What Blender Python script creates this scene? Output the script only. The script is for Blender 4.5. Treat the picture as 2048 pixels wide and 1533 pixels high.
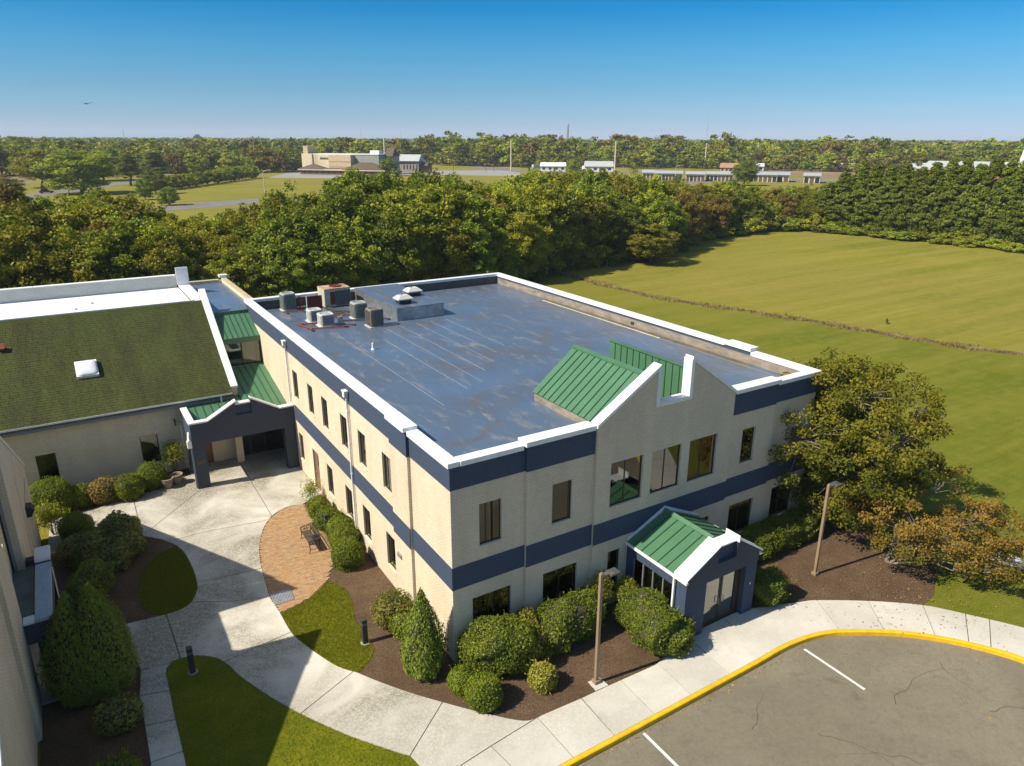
import bpy, bmesh, math, random
import numpy as np
from mathutils import Vector, Matrix
from mathutils.geometry import delaunay_2d_cdt
R = math.radians
for o in list(bpy.data.objects): bpy.data.objects.remove(o)
scene = bpy.context.scene
COL = scene.collection
# ------------------------------------------------------------------ camera
F, PITCH, ROLL, YAW, CX, CY, H = 1440.1, 0.327716, 0.00341, 0.557954, 1024.0, 766.5, 19.0
_f0 = Vector((math.sin(YAW), math.cos(YAW), 0)); _r0 = Vector((math.cos(YAW), -math.sin(YAW), 0)); _u0 = Vector((0, 0, 1))
FW = _f0*math.cos(PITCH) - _u0*math.sin(PITCH); _up = _u0*math.cos(PITCH) + _f0*math.sin(PITCH)
RR = _r0*math.cos(ROLL) + _up*math.sin(ROLL); UU = _up*math.cos(ROLL) - _r0*math.sin(ROLL)
cam = bpy.data.cameras.new('camera'); camo = bpy.data.objects.new('camera', cam); COL.objects.link(camo)
cam.sensor_width = 36; cam.sensor_fit = 'HORIZONTAL'; cam.lens = 36*F/2048; cam.clip_start = 0.2; cam.clip_end = 20000
mw = Matrix((RR, UU, -FW)).transposed().to_4x4(); mw.translation = (0, 0, H); camo.matrix_world = mw
scene.camera = camo
# ------------------------------------------------------------------ sky, sun, exposure
SUN_EL, SUN_AZ = R(44.5), R(172.8)          # azimuth of the sun measured from +X towards +Y
sun_dir = Vector((math.cos(SUN_EL)*math.cos(SUN_AZ), math.cos(SUN_EL)*math.sin(SUN_AZ), math.sin(SUN_EL)))
world = bpy.data.worlds.new('World'); scene.world = world; world.use_nodes = True
wt = world.node_tree; wt.nodes.clear()
sky = wt.nodes.new('ShaderNodeTexSky'); sky.sky_type = 'NISHITA'; sky.sun_disc = False
sky.sun_elevation = SUN_EL; sky.sun_rotation = math.pi/2 - SUN_AZ
sky.altitude = 20; sky.air_density = 1.0; sky.dust_density = 0.35; sky.ozone_density = 2.2
tc = wt.nodes.new('ShaderNodeTexCoord'); sp = wt.nodes.new('ShaderNodeSeparateXYZ')
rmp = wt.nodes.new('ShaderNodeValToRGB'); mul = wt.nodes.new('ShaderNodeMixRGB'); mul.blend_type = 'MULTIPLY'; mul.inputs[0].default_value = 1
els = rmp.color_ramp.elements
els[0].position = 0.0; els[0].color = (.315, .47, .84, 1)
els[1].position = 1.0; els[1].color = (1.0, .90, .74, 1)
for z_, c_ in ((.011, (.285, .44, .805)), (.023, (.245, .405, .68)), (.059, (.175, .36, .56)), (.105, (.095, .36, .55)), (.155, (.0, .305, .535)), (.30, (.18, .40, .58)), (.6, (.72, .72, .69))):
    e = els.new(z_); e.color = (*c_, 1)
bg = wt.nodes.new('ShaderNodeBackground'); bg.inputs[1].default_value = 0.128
wo = wt.nodes.new('ShaderNodeOutputWorld'); L = wt.links.new
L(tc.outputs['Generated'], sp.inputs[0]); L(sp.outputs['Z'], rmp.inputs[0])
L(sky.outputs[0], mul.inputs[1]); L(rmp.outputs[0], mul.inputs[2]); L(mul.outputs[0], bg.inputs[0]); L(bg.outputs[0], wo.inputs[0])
sl = bpy.data.lights.new('sun', 'SUN'); sl.energy = 4.8; sl.angle = R(.53); sl.color = (1.0, .905, .75)
so = bpy.data.objects.new('sun', sl); COL.objects.link(so); so.location = (-60, 10, 80)
so.rotation_euler = (-sun_dir).to_track_quat('-Z', 'Y').to_euler()
vs = scene.view_settings; vs.view_transform = 'Standard'; vs.look = 'None'; vs.exposure = 0.66; vs.gamma = 1.0; vs.use_curve_mapping = False
scene.render.engine = 'CYCLES'
# ------------------------------------------------------------------ pixel -> place
def ray(u, v): return RR*((u-CX)/F) - UU*((v-CY)/F) + FW
def PZ(u, v, z=0.0): d = ray(u, v); t = (z-H)/d.z; return Vector((d.x*t, d.y*t, z))
def PY(u, v, y): d = ray(u, v); t = y/d.y; return Vector((d.x*t, y, H+d.z*t))
def PX(u, v, x): d = ray(u, v); t = x/d.x; return Vector((x, d.y*t, H+d.z*t))
def PD(u, dist):                       # ground point in the direction of column u at a horizontal distance
    d = ray(u, 300); k = dist/math.hypot(d.x, d.y); return Vector((d.x*k, d.y*k, 0))
def topz(u, v, p):                     # height seen at pixel (u,v) above the ground point p
    d = ray(u, v); return H + d.z*math.hypot(p.x, p.y)/math.hypot(d.x, d.y)
def c7(x, y): return (x/3.93, 830+y/3.93)
def c8(x, y): return (x/3.93, 1140+y/3.93)
def c1(x, y): return (480+x/3.93, 880+y/3.93)
def c2(x, y): return (480+x/3.93, 1140+y/3.93)
def cl(x, y): return (880+x/3.93, 1120+y/3.93)
def ce(x, y): return (1240+x/3.93, 900+y/3.93)
def cr(x, y): return (1528+x/3.93, 940+y/3.93)
def cu(x, y): return (540+x/5.689, 560+y/5.689)
# ------------------------------------------------------------------ objects
def link(o): COL.objects.link(o); return o
def tag(o, label=None, cat=None, group=None, kind=None):
    if label: o['label'] = label
    if cat: o['category'] = cat
    if group: o['group'] = group
    if kind: o['kind'] = kind
    return o
def T(name, label, cat, loc=(0, 0, 0), group=None):
    o = link(bpy.data.objects.new(name, None)); o.location = loc; o.empty_display_size = .3
    return tag(o, label, cat, group)
def rootloc(p):
    v = Vector((0, 0, 0))
    while p is not None: v += p.location; p = p.parent
    return v
def copytree(o, parent=None):
    c = link(o.copy()); c.parent = parent
    for ch in o.children: copytree(ch, c)
    return c
class MB:
    def __init__(s): s.v = []; s.f = []
    def add(s, vs, fs):
        n = len(s.v); s.v += [tuple(v) for v in vs]; s.f += [tuple(i+n for i in f) for f in fs]; return s
    def box(s, a, b):
        x0, y0, z0 = a; x1, y1, z1 = b
        return s.add([(x0,y0,z0),(x1,y0,z0),(x1,y1,z0),(x0,y1,z0),(x0,y0,z1),(x1,y0,z1),(x1,y1,z1),(x0,y1,z1)],
                     [(3,2,1,0),(4,5,6,7),(0,1,5,4),(1,2,6,5),(2,3,7,6),(3,0,4,7)])
    def prism(s, pts, vec):                       # planar polygon (3-d points) swept along vec
        n = len(pts); v = [Vector(p) for p in pts]; w = [p+Vector(vec) for p in v]
        return s.add(v+w, [tuple(range(n-1, -1, -1)), tuple(range(n, 2*n))] + [(i, (i+1) % n, (i+1) % n+n, i+n) for i in range(n)])
    def bar(s, a, b, w, h, up=(0, 0, 1)):         # rectangular bar from a to b
        a = Vector(a); b = Vector(b); d = (b-a).normalized(); u = Vector(up)
        if abs(d.dot(u)) > .98: u = Vector((0, 1, 0))
        x = d.cross(u).normalized(); y = x.cross(d).normalized()
        q = [x*(-w/2)+y*(-h/2), x*(w/2)+y*(-h/2), x*(w/2)+y*(h/2), x*(-w/2)+y*(h/2)]
        return s.prism([a+p for p in q], b-a)
    def tube(s, pts, r, n=8, cap=True):
        pts = [Vector(p) for p in pts]; m = len(pts); rs = r if isinstance(r, (list, tuple)) else [r]*m
        b = len(s.v); last = None
        for i, p in enumerate(pts):
            d = (pts[min(i+1, m-1)]-pts[max(i-1, 0)]).normalized()
            ref = last if last is not None else (Vector((1, 0, 0)) if abs(d.x) < .9 else Vector((0, 1, 0)))
            x = (ref - d*ref.dot(d))
            if x.length < 1e-4: x = Vector((0, 1, 0)) - d*d.y
            x.normalize(); last = x; y = d.cross(x)
            for k in range(n):
                a = 2*math.pi*k/n; s.v.append(tuple(p + (x*math.cos(a)+y*math.sin(a))*rs[i]))
        for i in range(m-1):
            for k in range(n): s.f.append((b+i*n+k, b+i*n+(k+1) % n, b+(i+1)*n+(k+1) % n, b+(i+1)*n+k))
        if cap: s.f.append(tuple(b+k for k in range(n-1, -1, -1))); s.f.append(tuple(b+(m-1)*n+k for k in range(n)))
        return s
    def lathe(s, prof, c=(0, 0, 0), n=16, sq=0):  # (r,z) profile; sq>0 squares the plan (superellipse)
        b = len(s.v)
        for r, z in prof:
            for k in range(n):
                a = 2*math.pi*(k+.5)/n; ca, sa = math.cos(a), math.sin(a); q = 1.0
                if sq: q = 1/((abs(ca)**sq+abs(sa)**sq)**(1/sq))
                s.v.append((c[0]+r*q*ca, c[1]+r*q*sa, c[2]+z))
        for i in range(len(prof)-1):
            for k in range(n): s.f.append((b+i*n+k, b+i*n+(k+1) % n, b+(i+1)*n+(k+1) % n, b+(i+1)*n+k))
        s.f.append(tuple(b+k for k in range(n-1, -1, -1))); s.f.append(tuple(b+(len(prof)-1)*n+k for k in range(n)))
        return s
    def build(s, name, m, parent=None, bevel=0, smooth=False):
        me = bpy.data.meshes.new(name); ro = rootloc(parent)
        me.from_pydata([(x-ro.x, y-ro.y, z-ro.z) for x, y, z in s.v], [], s.f)
        bm = bmesh.new(); bm.from_mesh(me); bmesh.ops.recalc_face_normals(bm, faces=bm.faces)
        if bevel: bmesh.ops.bevel(bm, geom=list(bm.edges), offset=bevel, segments=1, affect='EDGES', clamp_overlap=True)
        bm.to_mesh(me); bm.free()
        if smooth: me.polygons.foreach_set('use_smooth', [True]*len(me.polygons))
        o = link(bpy.data.objects.new(name, me)); me.materials.append(m)
        if parent is not None: o.parent = parent
        return o
def box(name, m, parent, a, b, bevel=0): return MB().box(a, b).build(name, m, parent, bevel)
def quads_mesh(name, q, m, rnd=None, parent=None, tri=False):    # q: (N,4,3) array -> one mesh, with a random value per face
    q = np.asarray(q, dtype=np.float32); n, k = q.shape[0], q.shape[1]
    me = bpy.data.meshes.new(name); me.vertices.add(n*k); me.vertices.foreach_set('co', q.reshape(-1))
    me.loops.add(n*k); me.loops.foreach_set('vertex_index', np.arange(n*k, dtype=np.int32))
    me.polygons.add(n); me.polygons.foreach_set('loop_start', np.arange(0, n*k, k, dtype=np.int32))
    me.polygons.foreach_set('loop_total', np.full(n, k, dtype=np.int32))
    if rnd is not None:
        at = me.attributes.new('v', 'FLOAT', 'FACE'); at.data.foreach_set('value', np.asarray(rnd, dtype=np.float32))
    me.update(calc_edges=True); me.materials.append(m)
    o = link(bpy.data.objects.new(name, me))
    if parent is not None: o.parent = parent
    return o
# ------------------------------------------------------------------ materials
def nodes(name):
    m = bpy.data.materials.new(name); m.use_nodes = True; t = m.node_tree; t.nodes.clear()
    o = t.nodes.new('ShaderNodeOutputMaterial'); b = t.nodes.new('ShaderNodeBsdfPrincipled'); t.links.new(b.outputs[0], o.inputs[0])
    return m, t, b
def N(t, kind, **kw):
    n = t.nodes.new(kind)
    for k, v in kw.items():
        if k.startswith('i_'): n.inputs[int(k[2:])].default_value = v
        else: setattr(n, k, v)
    return n
def noise(t, vec, scale, detail=4, rough=.55, dist=0):
    n = t.nodes.new('ShaderNodeTexNoise'); n.inputs['Scale'].default_value = scale; n.inputs['Detail'].default_value = detail
    n.inputs['Roughness'].default_value = rough; n.inputs['Distortion'].default_value = dist
    if vec is not None: t.links.new(vec, n.inputs['Vector'])
    return n.outputs['Fac']
def ramp(t, fac, stops):
    n = t.nodes.new('ShaderNodeValToRGB'); t.links.new(fac, n.inputs[0]); e = n.color_ramp.elements
    while len(e) > 1: e.remove(e[-1])
    for i, (p, c) in enumerate(stops):
        c = (c, c, c, 1) if isinstance(c, (int, float)) else (*c, 1)
        if i == 0: e[0].position = p; e[0].color = c
        else: k = e.new(p); k.color = c
    return n.outputs[0]
def mix(t, fac, a, b, mode='MIX'):
    n = t.nodes.new('ShaderNodeMixRGB'); n.blend_type = mode
    for i, x in enumerate((fac, a, b)):
        if isinstance(x, (int, float)): n.inputs[i].default_value = x if i == 0 else (x, x, x, 1)
        elif isinstance(x, tuple): n.inputs[i].default_value = (*x, 1)
        else: t.links.new(x, n.inputs[i])
    return n.outputs[0]
def bump(t, b, h, strength=.3, dist=.02):
    n = t.nodes.new('ShaderNodeBump'); n.inputs['Strength'].default_value = strength; n.inputs['Distance'].default_value = dist
    t.links.new(h, n.inputs['Height']); t.links.new(n.outputs[0], b.inputs['Normal'])
def pos(t): return t.nodes.new('ShaderNodeNewGeometry').outputs['Position']
def objc(t): return t.nodes.new('ShaderNodeTexCoord').outputs['Object']
def mapped(t, vec, sc=(1, 1, 1), rot=(0, 0, 0)):
    n = t.nodes.new('ShaderNodeMapping'); n.inputs['Scale'].default_value = sc; n.inputs['Rotation'].default_value = rot
    t.links.new(vec, n.inputs['Vector']); return n.outputs[0]
def sc(c, k): return tuple(min(1, x*k) for x in c)
def M(name, col, rough=.7, var=.12, vsc=2.5, bmp=.15, bsc=60, metal=0, spec=.4, col2=None, world=True, streak=None):
    m, t, b = nodes(name); p = pos(t) if world else objc(t)
    pv = mapped(t, p, streak) if streak else p
    c = mix(t, ramp(t, noise(t, pv, vsc, 6, .6), [(.3, 0), (.7, 1)]), sc(col, 1-var), sc(col2 or col, 1+var))
    c = mix(t, ramp(t, noise(t, p, vsc*14, 3), [(.35, .86), (.65, 1.0)]), (0, 0, 0), c, 'MIX')
    t.links.new(c, b.inputs['Base Color']); b.inputs['Roughness'].default_value = rough; b.inputs['Metallic'].default_value = metal
    b.inputs['Specular IOR Level'].default_value = spec
    if bmp: bump(t, b, noise(t, p, bsc, 4), bmp, .01)
    return m
def brickmat(name, c1_, c2_, mort, w=.205, h=.069, bstr=.5, stain=.12):
    m, t, b = nodes(name); p = pos(t); s = t.nodes.new('ShaderNodeSeparateXYZ'); t.links.new(p, s.inputs[0])
    a = N(t, 'ShaderNodeMath', operation='ADD'); t.links.new(s.outputs[0], a.inputs[0]); t.links.new(s.outputs[1], a.inputs[1])
    cb = t.nodes.new('ShaderNodeCombineXYZ'); t.links.new(a.outputs[0], cb.inputs[0]); t.links.new(s.outputs[2], cb.inputs[1])
    k = t.nodes.new('ShaderNodeTexBrick'); t.links.new(cb.outputs[0], k.inputs['Vector'])
    k.inputs['Color1'].default_value = (*c1_, 1); k.inputs['Color2'].default_value = (*c2_, 1); k.inputs['Mortar'].default_value = (*mort, 1)
    k.inputs['Scale'].default_value = 1; k.inputs['Mortar Size'].default_value = .009; k.inputs['Mortar Smooth'].default_value = .3
    k.inputs['Brick Width'].default_value = w; k.inputs['Row Height'].default_value = h
    v = mapped(t, p, (.5, .5, .16)); st = ramp(t, noise(t, v, 1.4, 6, .65), [(.3, 1-stain), (.62, 1.03)])
    c = mix(t, 1.0, k.outputs['Color'], st, 'MULTIPLY'); t.links.new(c, b.inputs['Base Color'])
    b.inputs['Roughness'].default_value = .85; b.inputs['Specular IOR Level'].default_value = .2
    iv = N(t, 'ShaderNodeMath', operation='SUBTRACT', i_0=1.0); t.links.new(k.outputs['Fac'], iv.inputs[1]); bump(t, b, iv.outputs[0], bstr, .012)
    return m
def leafmat(name, ca, cb, trans=.3, objvar=.25, rough=.55):
    m, t, b = nodes(name); at = N(t, 'ShaderNodeAttribute', attribute_name='v'); oi = t.nodes.new('ShaderNodeObjectInfo')
    c = mix(t, at.outputs['Fac'], ca, cb)
    hs = t.nodes.new('ShaderNodeHueSaturation'); t.links.new(c, hs.inputs['Color'])
    a1 = N(t, 'ShaderNodeMath', operation='MULTIPLY_ADD', i_1=objvar*.12, i_2=.5-objvar*.06); t.links.new(oi.outputs['Random'], a1.inputs[0]); t.links.new(a1.outputs[0], hs.inputs['Hue'])
    a2 = N(t, 'ShaderNodeMath', operation='MULTIPLY_ADD', i_1=objvar*2, i_2=1-objvar); t.links.new(oi.outputs['Random'], a2.inputs[0]); t.links.new(a2.outputs[0], hs.inputs['Value'])
    t.links.new(hs.outputs[0], b.inputs['Base Color']); b.inputs['Roughness'].default_value = rough; b.inputs['Specular IOR Level'].default_value = .15
    if trans:
        tr = t.nodes.new('ShaderNodeBsdfTranslucent'); t.links.new(mix(t, 1.0, hs.outputs[0], (1.1, 1.15, .6), 'MULTIPLY'), tr.inputs[0])
        ms = t.nodes.new('ShaderNodeMixShader'); ms.inputs[0].default_value = trans
        o = [n for n in t.nodes if n.type == 'OUTPUT_MATERIAL'][0]
        t.links.new(b.outputs[0], ms.inputs[1]); t.links.new(tr.outputs[0], ms.inputs[2]); t.links.new(ms.outputs[0], o.inputs[0])
    return m
def glassmat(name, tint=.55, base=.10):
    m = bpy.data.materials.new(name); m.use_nodes = True; t = m.node_tree; t.nodes.clear()
    o = t.nodes.new('ShaderNodeOutputMaterial'); g = t.nodes.new('ShaderNodeBsdfGlossy'); g.inputs['Roughness'].default_value = .012; g.inputs[0].default_value = (.93, .96, .92, 1)
    tr = t.nodes.new('ShaderNodeBsdfTransparent'); tr.inputs[0].default_value = (tint*.9, tint, tint*.93, 1)
    fr = t.nodes.new('ShaderNodeFresnel'); fr.inputs[0].default_value = 1.52
    a = N(t, 'ShaderNodeMath', operation='MULTIPLY_ADD', i_1=1.6, i_2=base, use_clamp=True); t.links.new(fr.outputs[0], a.inputs[0])
    ms = t.nodes.new('ShaderNodeMixShader'); t.links.new(a.outputs[0], ms.inputs[0]); t.links.new(tr.outputs[0], ms.inputs[1]); t.links.new(g.outputs[0], ms.inputs[2]); t.links.new(ms.outputs[0], o.inputs[0])
    return m
brick = brickmat('cream_brick', (.64, .548, .40), (.71, .61, .455), (.44, .365, .255), bstr=.7, stain=.15)
brick2 = brickmat('tan_brick', (.72, .61, .42), (.79, .68, .48), (.50, .415, .28), bstr=.7, stain=.16)
blue = M('slate_blue_stucco', (.040, .060, .102), .8, .05, .6, .2, 120)
blue_d = M('charcoal_blue_stucco', (.046, .055, .080), .8, .05, .6, .2, 120)
white = M('white_metal', (.76, .77, .76), .4, .09, 1.1, .05, 20, streak=(1, 1, 1))
wstone = M('white_roof_coating', (.78, .78, .75), .6, .06, .7, .1, 30)
bronze = M('bronze_frame', (.045, .035, .026), .45, .1, 4, .05, 50)
green = M('green_metal', (.066, .165, .085), .42, .08, 1.2, .03, 6, spec=.5)
greend = M('green_metal_seam_shade', (.035, .10, .055), .45, .05, 1.2, 0)  # ribs a darker green than the panels, their shading put into the colour
concdark = M('dark_joint', (.10, .095, .085), .95, .2, 3, .3, 60)
blockmat = M('parapet_flashing', (.24, .205, .165), .8, .35, 1.1, .3, 40, streak=(1, 1, 3))
steel = M('galvanised_steel', (.36, .37, .37), .45, .2, 3, .1, 40, metal=.6)
silver = M('silver_flashing', (.42, .44, .45), .35, .3, 2.2, .25, 14, metal=.75)
carpet = M('carpet', (.06, .055, .05), .95, .1, 3, 0)
blind = M('pale_blind', (.13, .135, .128), .9, .05, 3, 0)
glass = glassmat('window_glass', .42, .05)
doorglass = glassmat('door_glass', .62, .16)
terracotta = M('brown_door_paint', (.20, .10, .065), .5, .06, 2, .05)
# ================================================================== main office building
X0, Y0, X1, Y1, ZR = 10.15, 20.33, 30.22, 50.6, 7.75
def wall(mb, ax, c, a0, a1, z0, z1, ops, inw, depth=.13):
    A = sorted({a0, a1, *[o[0] for o in ops], *[o[1] for o in ops]}); Zs = sorted({z0, z1, *[o[2] for o in ops], *[o[3] for o in ops]})
    def P(a, z, d=0.0): return (c+d*inw, a, z) if ax == 'x' else (a, c+d*inw, z)
    for i in range(len(A)-1):
        for j in range(len(Zs)-1):
            am, zm = (A[i]+A[i+1])/2, (Zs[j]+Zs[j+1])/2
            if any(o[0] < am < o[1] and o[2] < zm < o[3] for o in ops): continue
            mb.add([P(A[i], Zs[j]), P(A[i+1], Zs[j]), P(A[i+1], Zs[j+1]), P(A[i], Zs[j+1])], [(0, 1, 2, 3)])
    for o in ops:
        q = [(o[0], o[2]), (o[1], o[2]), (o[1], o[3]), (o[0], o[3])]
        for k in range(4):
            a, b = q[k], q[(k+1) % 4]; mb.add([P(*a), P(*b), P(*b, depth), P(*a, depth)], [(0, 1, 2, 3)])
    return mb
def window(parent, ax, c, a0, a1, z0, z1, inw, muls=(.5,), name='window', fr=.05, gl=None, blinds=None, sill=True, trans=None, lab=None):
    d = .085
    def bx(m, a, b, za, zb, d0, d1):
        lo, hi = sorted((c+d0*inw, c+d1*inw))
        return m.box((lo, a, za), (hi, b, zb)) if ax == 'x' else m.box((a, lo, za), (b, hi, zb))
    m = MB(); bx(m, a0, a0+fr, z0, z1, d, d+.05); bx(m, a1-fr, a1, z0, z1, d, d+.05); bx(m, a0+fr, a1-fr, z0, z0+fr, d, d+.05); bx(m, a0+fr, a1-fr, z1-fr, z1, d, d+.05)
    cuts = [a0+fr]
    for k in muls: a = a0+(a1-a0)*k; bx(m, a-fr/2, a+fr/2, z0+fr, z1-fr, d, d+.05); cuts += [a-fr/2, a+fr/2]
    if trans: bx(m, a0+fr, a1-fr, trans-fr/2, trans+fr/2, d+.004, d+.046)
    cuts.append(a1-fr); w = m.build(name, bronze, parent)
    for k in range(0, len(cuts), 2):
        bx(MB(), cuts[k], cuts[k+1], z0+fr, z1-fr, d+.018, d+.026).build('pane', gl or glass, w)
    if blinds:
        zb = z1-(z1-z0)*blinds
        bx(MB(), a0+.02, a1-.02, zb, z1-.02, d+.12, d+.13).build('blind', blind, w)
    if sill:
        s = MB(); bx(s, a0-.03, a1+.03, z0-.06, z0-.004, -.03, .08); s.build('sill', brick2, w)
    if lab: w['label'] = lab
    return w
def coping_run(parent, a, b, lo, hi, z0, z1, ax, seg=3.0, m=None, name='coping'):   # along axis ax from a to b, across lo..hi
    n = max(1, round(abs(b-a)/seg)); st = (b-a)/n
    for i in range(n):
        p, q = a+i*st+.006, a+(i+1)*st-.006
        if ax == 'y': box(name, m or white, parent, (lo, p, z0), (hi, q, z1), .012)
        else: box(name, m or white, parent, (p, lo, z0), (q, hi, z1), .012)
def seam_roof(parent, O, E, S, w=.42, th=.03, name='roof_panel'):
    O, E, S = Vector(O), Vector(E), Vector(S); n = max(1, round(E.length/w)); nrm = E.cross(S).normalized()
    if nrm.z < 0: nrm = -nrm
    e = E/n; eu = E.normalized()
    for i in range(n):
        a = O+e*i+eu*.004
        MB().prism([a, a+e-eu*.008, a+e-eu*.008+S, a+S], nrm*th).build(name, green, parent)
        if i: MB().bar(O+e*i+nrm*(th+.02), O+e*i+S+nrm*(th+.02), .035, .045, nrm).build('seam', greend, parent)
B = T('office_building', 'two-storey cream brick office building with slate blue bands and flat roof', 'building', (20.2, 35.4, 0))
upL = [(25.80, 26.72), (28.68, 29.60), (31.10, 32.02), (34.0, 34.92), (36.42, 37.30), (39.24, 40.2)]
loL = [(25.80, 26.75), (28.70, 29.62), (31.10, 32.05), (34.0, 34.92), (39.26, 40.05)]
zu0, zu1, zl0, zl1 = 4.70, 6.38, .86, 2.54
mb = MB()
PX0 = X0-.13
wall(mb, 'x', X0, Y0, 23.72, 0, 7.3, [], 1)
wall(mb, 'x', PX0, 23.72, 25.45, 0, 7.3, [], 1)
mb.add([(PX0, 23.72, 0), (X0, 23.72, 0), (X0, 23.72, 7.3), (PX0, 23.72, 7.3)], [(0, 1, 2, 3)]).add([(PX0, 25.45, 0), (X0, 25.45, 0), (X0, 25.45, 7.3), (PX0, 25.45, 7.3)], [(0, 1, 2, 3)])
ops = [(a, b, zu0, zu1) for a, b in upL]+[(a, b, zl0, zl1) for a, b in loL]+[(36.38, 37.46, .02, 2.48)]
wall(mb, 'x', X0, 25.45, Y1, 0, 7.3, ops, 1)
mb.build('left_wall', brick, B)
SEC = [(X0, 13.27, 0), (13.27, 16.45, .12), (16.45, 24.13, .24), (24.13, 27.15, .12), (27.15, X1, 0)]
OPS = [[(11.3, 12.25, 4.73, 6.46), (10.97, 12.67, .95, 2.58)], [(14.46, 15.40, 4.74, 6.46), (14.10, 15.78, .95, 2.62)],
       [(17.23, 18.93, 4.74, 6.72), (19.41, 21.08, 4.74, 6.72), (21.57, 23.24, 4.74, 6.72), (17.29, 17.95, .4, 2.64), (22.62, 23.2, .4, 2.64)],
       [(25.03, 25.90, 4.76, 6.45), (24.68, 26.33, .95, 2.66)], [(27.82, 29.42, 1.0, 2.68)]]
mb = MB()
for i, ((a, b, d), op) in enumerate(zip(SEC, OPS)):
    y = Y0-d; wall(mb, 'y', y, a, b, 0, 8.3 if i == 2 else 7.3, op, 1)
    for xx, dn in ((a, SEC[i-1][2] if i else None), (b, SEC[i+1][2] if i < 4 else None)):
        if dn is not None and dn < d:
            zt = 8.3 if i == 2 else 7.3; mb.add([(xx, y, 0), (xx, Y0-dn, 0), (xx, Y0-dn, zt), (xx, y, zt)], [(0, 1, 2, 3)])
mb.build('front_wall', brick, B)
mb = MB(); wall(mb, 'y', Y1, X0, X1, 0, 7.3, [], -1); wall(mb, 'x', X1, Y0, Y1, 0, 7.3, [(a, b, zu0, zu1) for a, b in upL]+[(a, b, zl0, zl1) for a, b in upL], -1)
mb.build('rear_wall', brick, B)
for a, b in upL:
    window(B, 'x', X1, a, b, zu0, zu1, -1); window(B, 'x', X1, a, b, zl0, zl1, -1)
# bands: middle and top, 3 cm proud; the top one is the parapet itself
g = .025
for z0, z1, nm in ((3.22, 4.16, 'middle_band'), (7.3, 8.2, 'top_band')):
    t_ = .30 if nm == 'top_band' else g
    zz = z1+.14 if nm == 'top_band' else z1
    inx = X0+.3 if nm == 'top_band' else X0-.001
    box(nm, blue, B, (X0-g, Y0-g, z0), (inx, 23.72, z1)); box(nm, blue, B, (PX0-g, 23.72, z0), (inx if nm == 'top_band' else PX0-.001, 25.45, zz))
    box(nm, blue, B, (X0-g, 25.45, z0), (inx, 40.4 if nm == 'middle_band' else Y1, zz))
    for i, (a, b, d) in enumerate(SEC):
        if nm == 'top_band' and i == 2: continue
        a2 = a+(.301 if (i == 0 and nm == 'top_band') else 0); hz_ = z1 if i in (0, 4) else zz
        if i == 0 and nm == 'middle_band': a2 = a
        box(nm, blue, B, (a2-(0 if i else 0), Y0-d-g, z0), (b, Y0-d+(.3 if nm == 'top_band' else -.001), hz_))
    if nm == 'top_band':
        box(nm, blue, B, (X0+.3, Y1-.3, z0), (X1-.301, Y1+g, zz)); box(nm, blue, B, (X1-.3, Y0+.301, z0), (X1+g, Y1+g, zz))
# gable of the centre bay with its notch
yg = Y0-.24
poly = [(16.45, 8.3), (16.45, 8.42), (19.5, 10.33), (19.5, 8.72), (21.28, 8.72), (21.28, 10.40), (24.13, 8.42), (24.13, 8.3)]
MB().prism([(x, yg, z) for x, z in poly], (0, .33, 0)).build('gable_wall', brick, B)
MB().prism([(16.45, yg, 7.3), (16.45, yg, 8.3), (24.13, yg, 8.3), (24.13, yg, 7.3)], (0, .33, 0))
box('gable_wall', brick, B, (16.47, yg+.002, 7.31), (24.11, yg+.33, 8.3))
def slope_cop(parent, p, q, y0, y1, th, m=white, name='coping'):
    (xa, za), (xb, zb) = p, q
    return MB().prism([(xa, y0, za), (xb, y0, zb), (xb, y0, zb+th), (xa, y0, za+th)], (0, y1-y0, 0)).build(name, m, parent, .01)
slope_cop(B, (16.40, 8.40), (19.52, 10.35), yg-.07, yg+.40, .16); slope_cop(B, (21.26, 10.42), (24.2, 8.38), yg-.07, yg+.40, .16)
box('coping', white, B, (19.40, yg-.075, 8.70), (19.58, yg+.405, 10.34), .01); box('coping', white, B, (21.20, yg-.075, 8.70), (21.38, yg+.405, 10.46), .01)
box('coping', white, B, (19.585, yg-.075, 8.70), (21.195, yg+.405, 8.86), .01)
# straight copings
zl, zh, ct = 8.2, 8.34, .2
coping_run(B, Y0-.1, 23.70, X0-.12, X0+.36, zl, zl+ct, 'y'); coping_run(B, 23.71, 25.52, PX0-.13, X0+.37, zh, zh+ct, 'y', 4); coping_run(B, 25.53, Y1+.1, X0-.12, X0+.36, zh, zh+ct, 'y')
coping_run(B, X0+.37, 13.16, Y0-.12, Y0+.36, zl, zl+ct, 'x'); coping_run(B, 13.17, 16.40, Y0-.25, Y0+.36, zh, zh+ct, 'x')
coping_run(B, 24.21, 27.2, Y0-.25, Y0+.36, zh, zh+ct, 'x'); coping_run(B, 27.21, X1+.12, Y0-.12, Y0+.36, zl, zl+ct, 'x')
coping_run(B, X0+.37, X1-.37, Y1-.36, Y1+.12, zh, zh+ct, 'x'); coping_run(B, Y0+.37, 24.2, X1-.36, X1+.12, zl, zl+ct, 'y'); coping_run(B, 26.0, Y1+.12, X1-.36, X1+.12, zh, zh+ct, 'y')
coping_run(B, 24.21, 25.99, X1-.36, X1+.26, zh+.06, zh+ct+.06, 'y')
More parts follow.
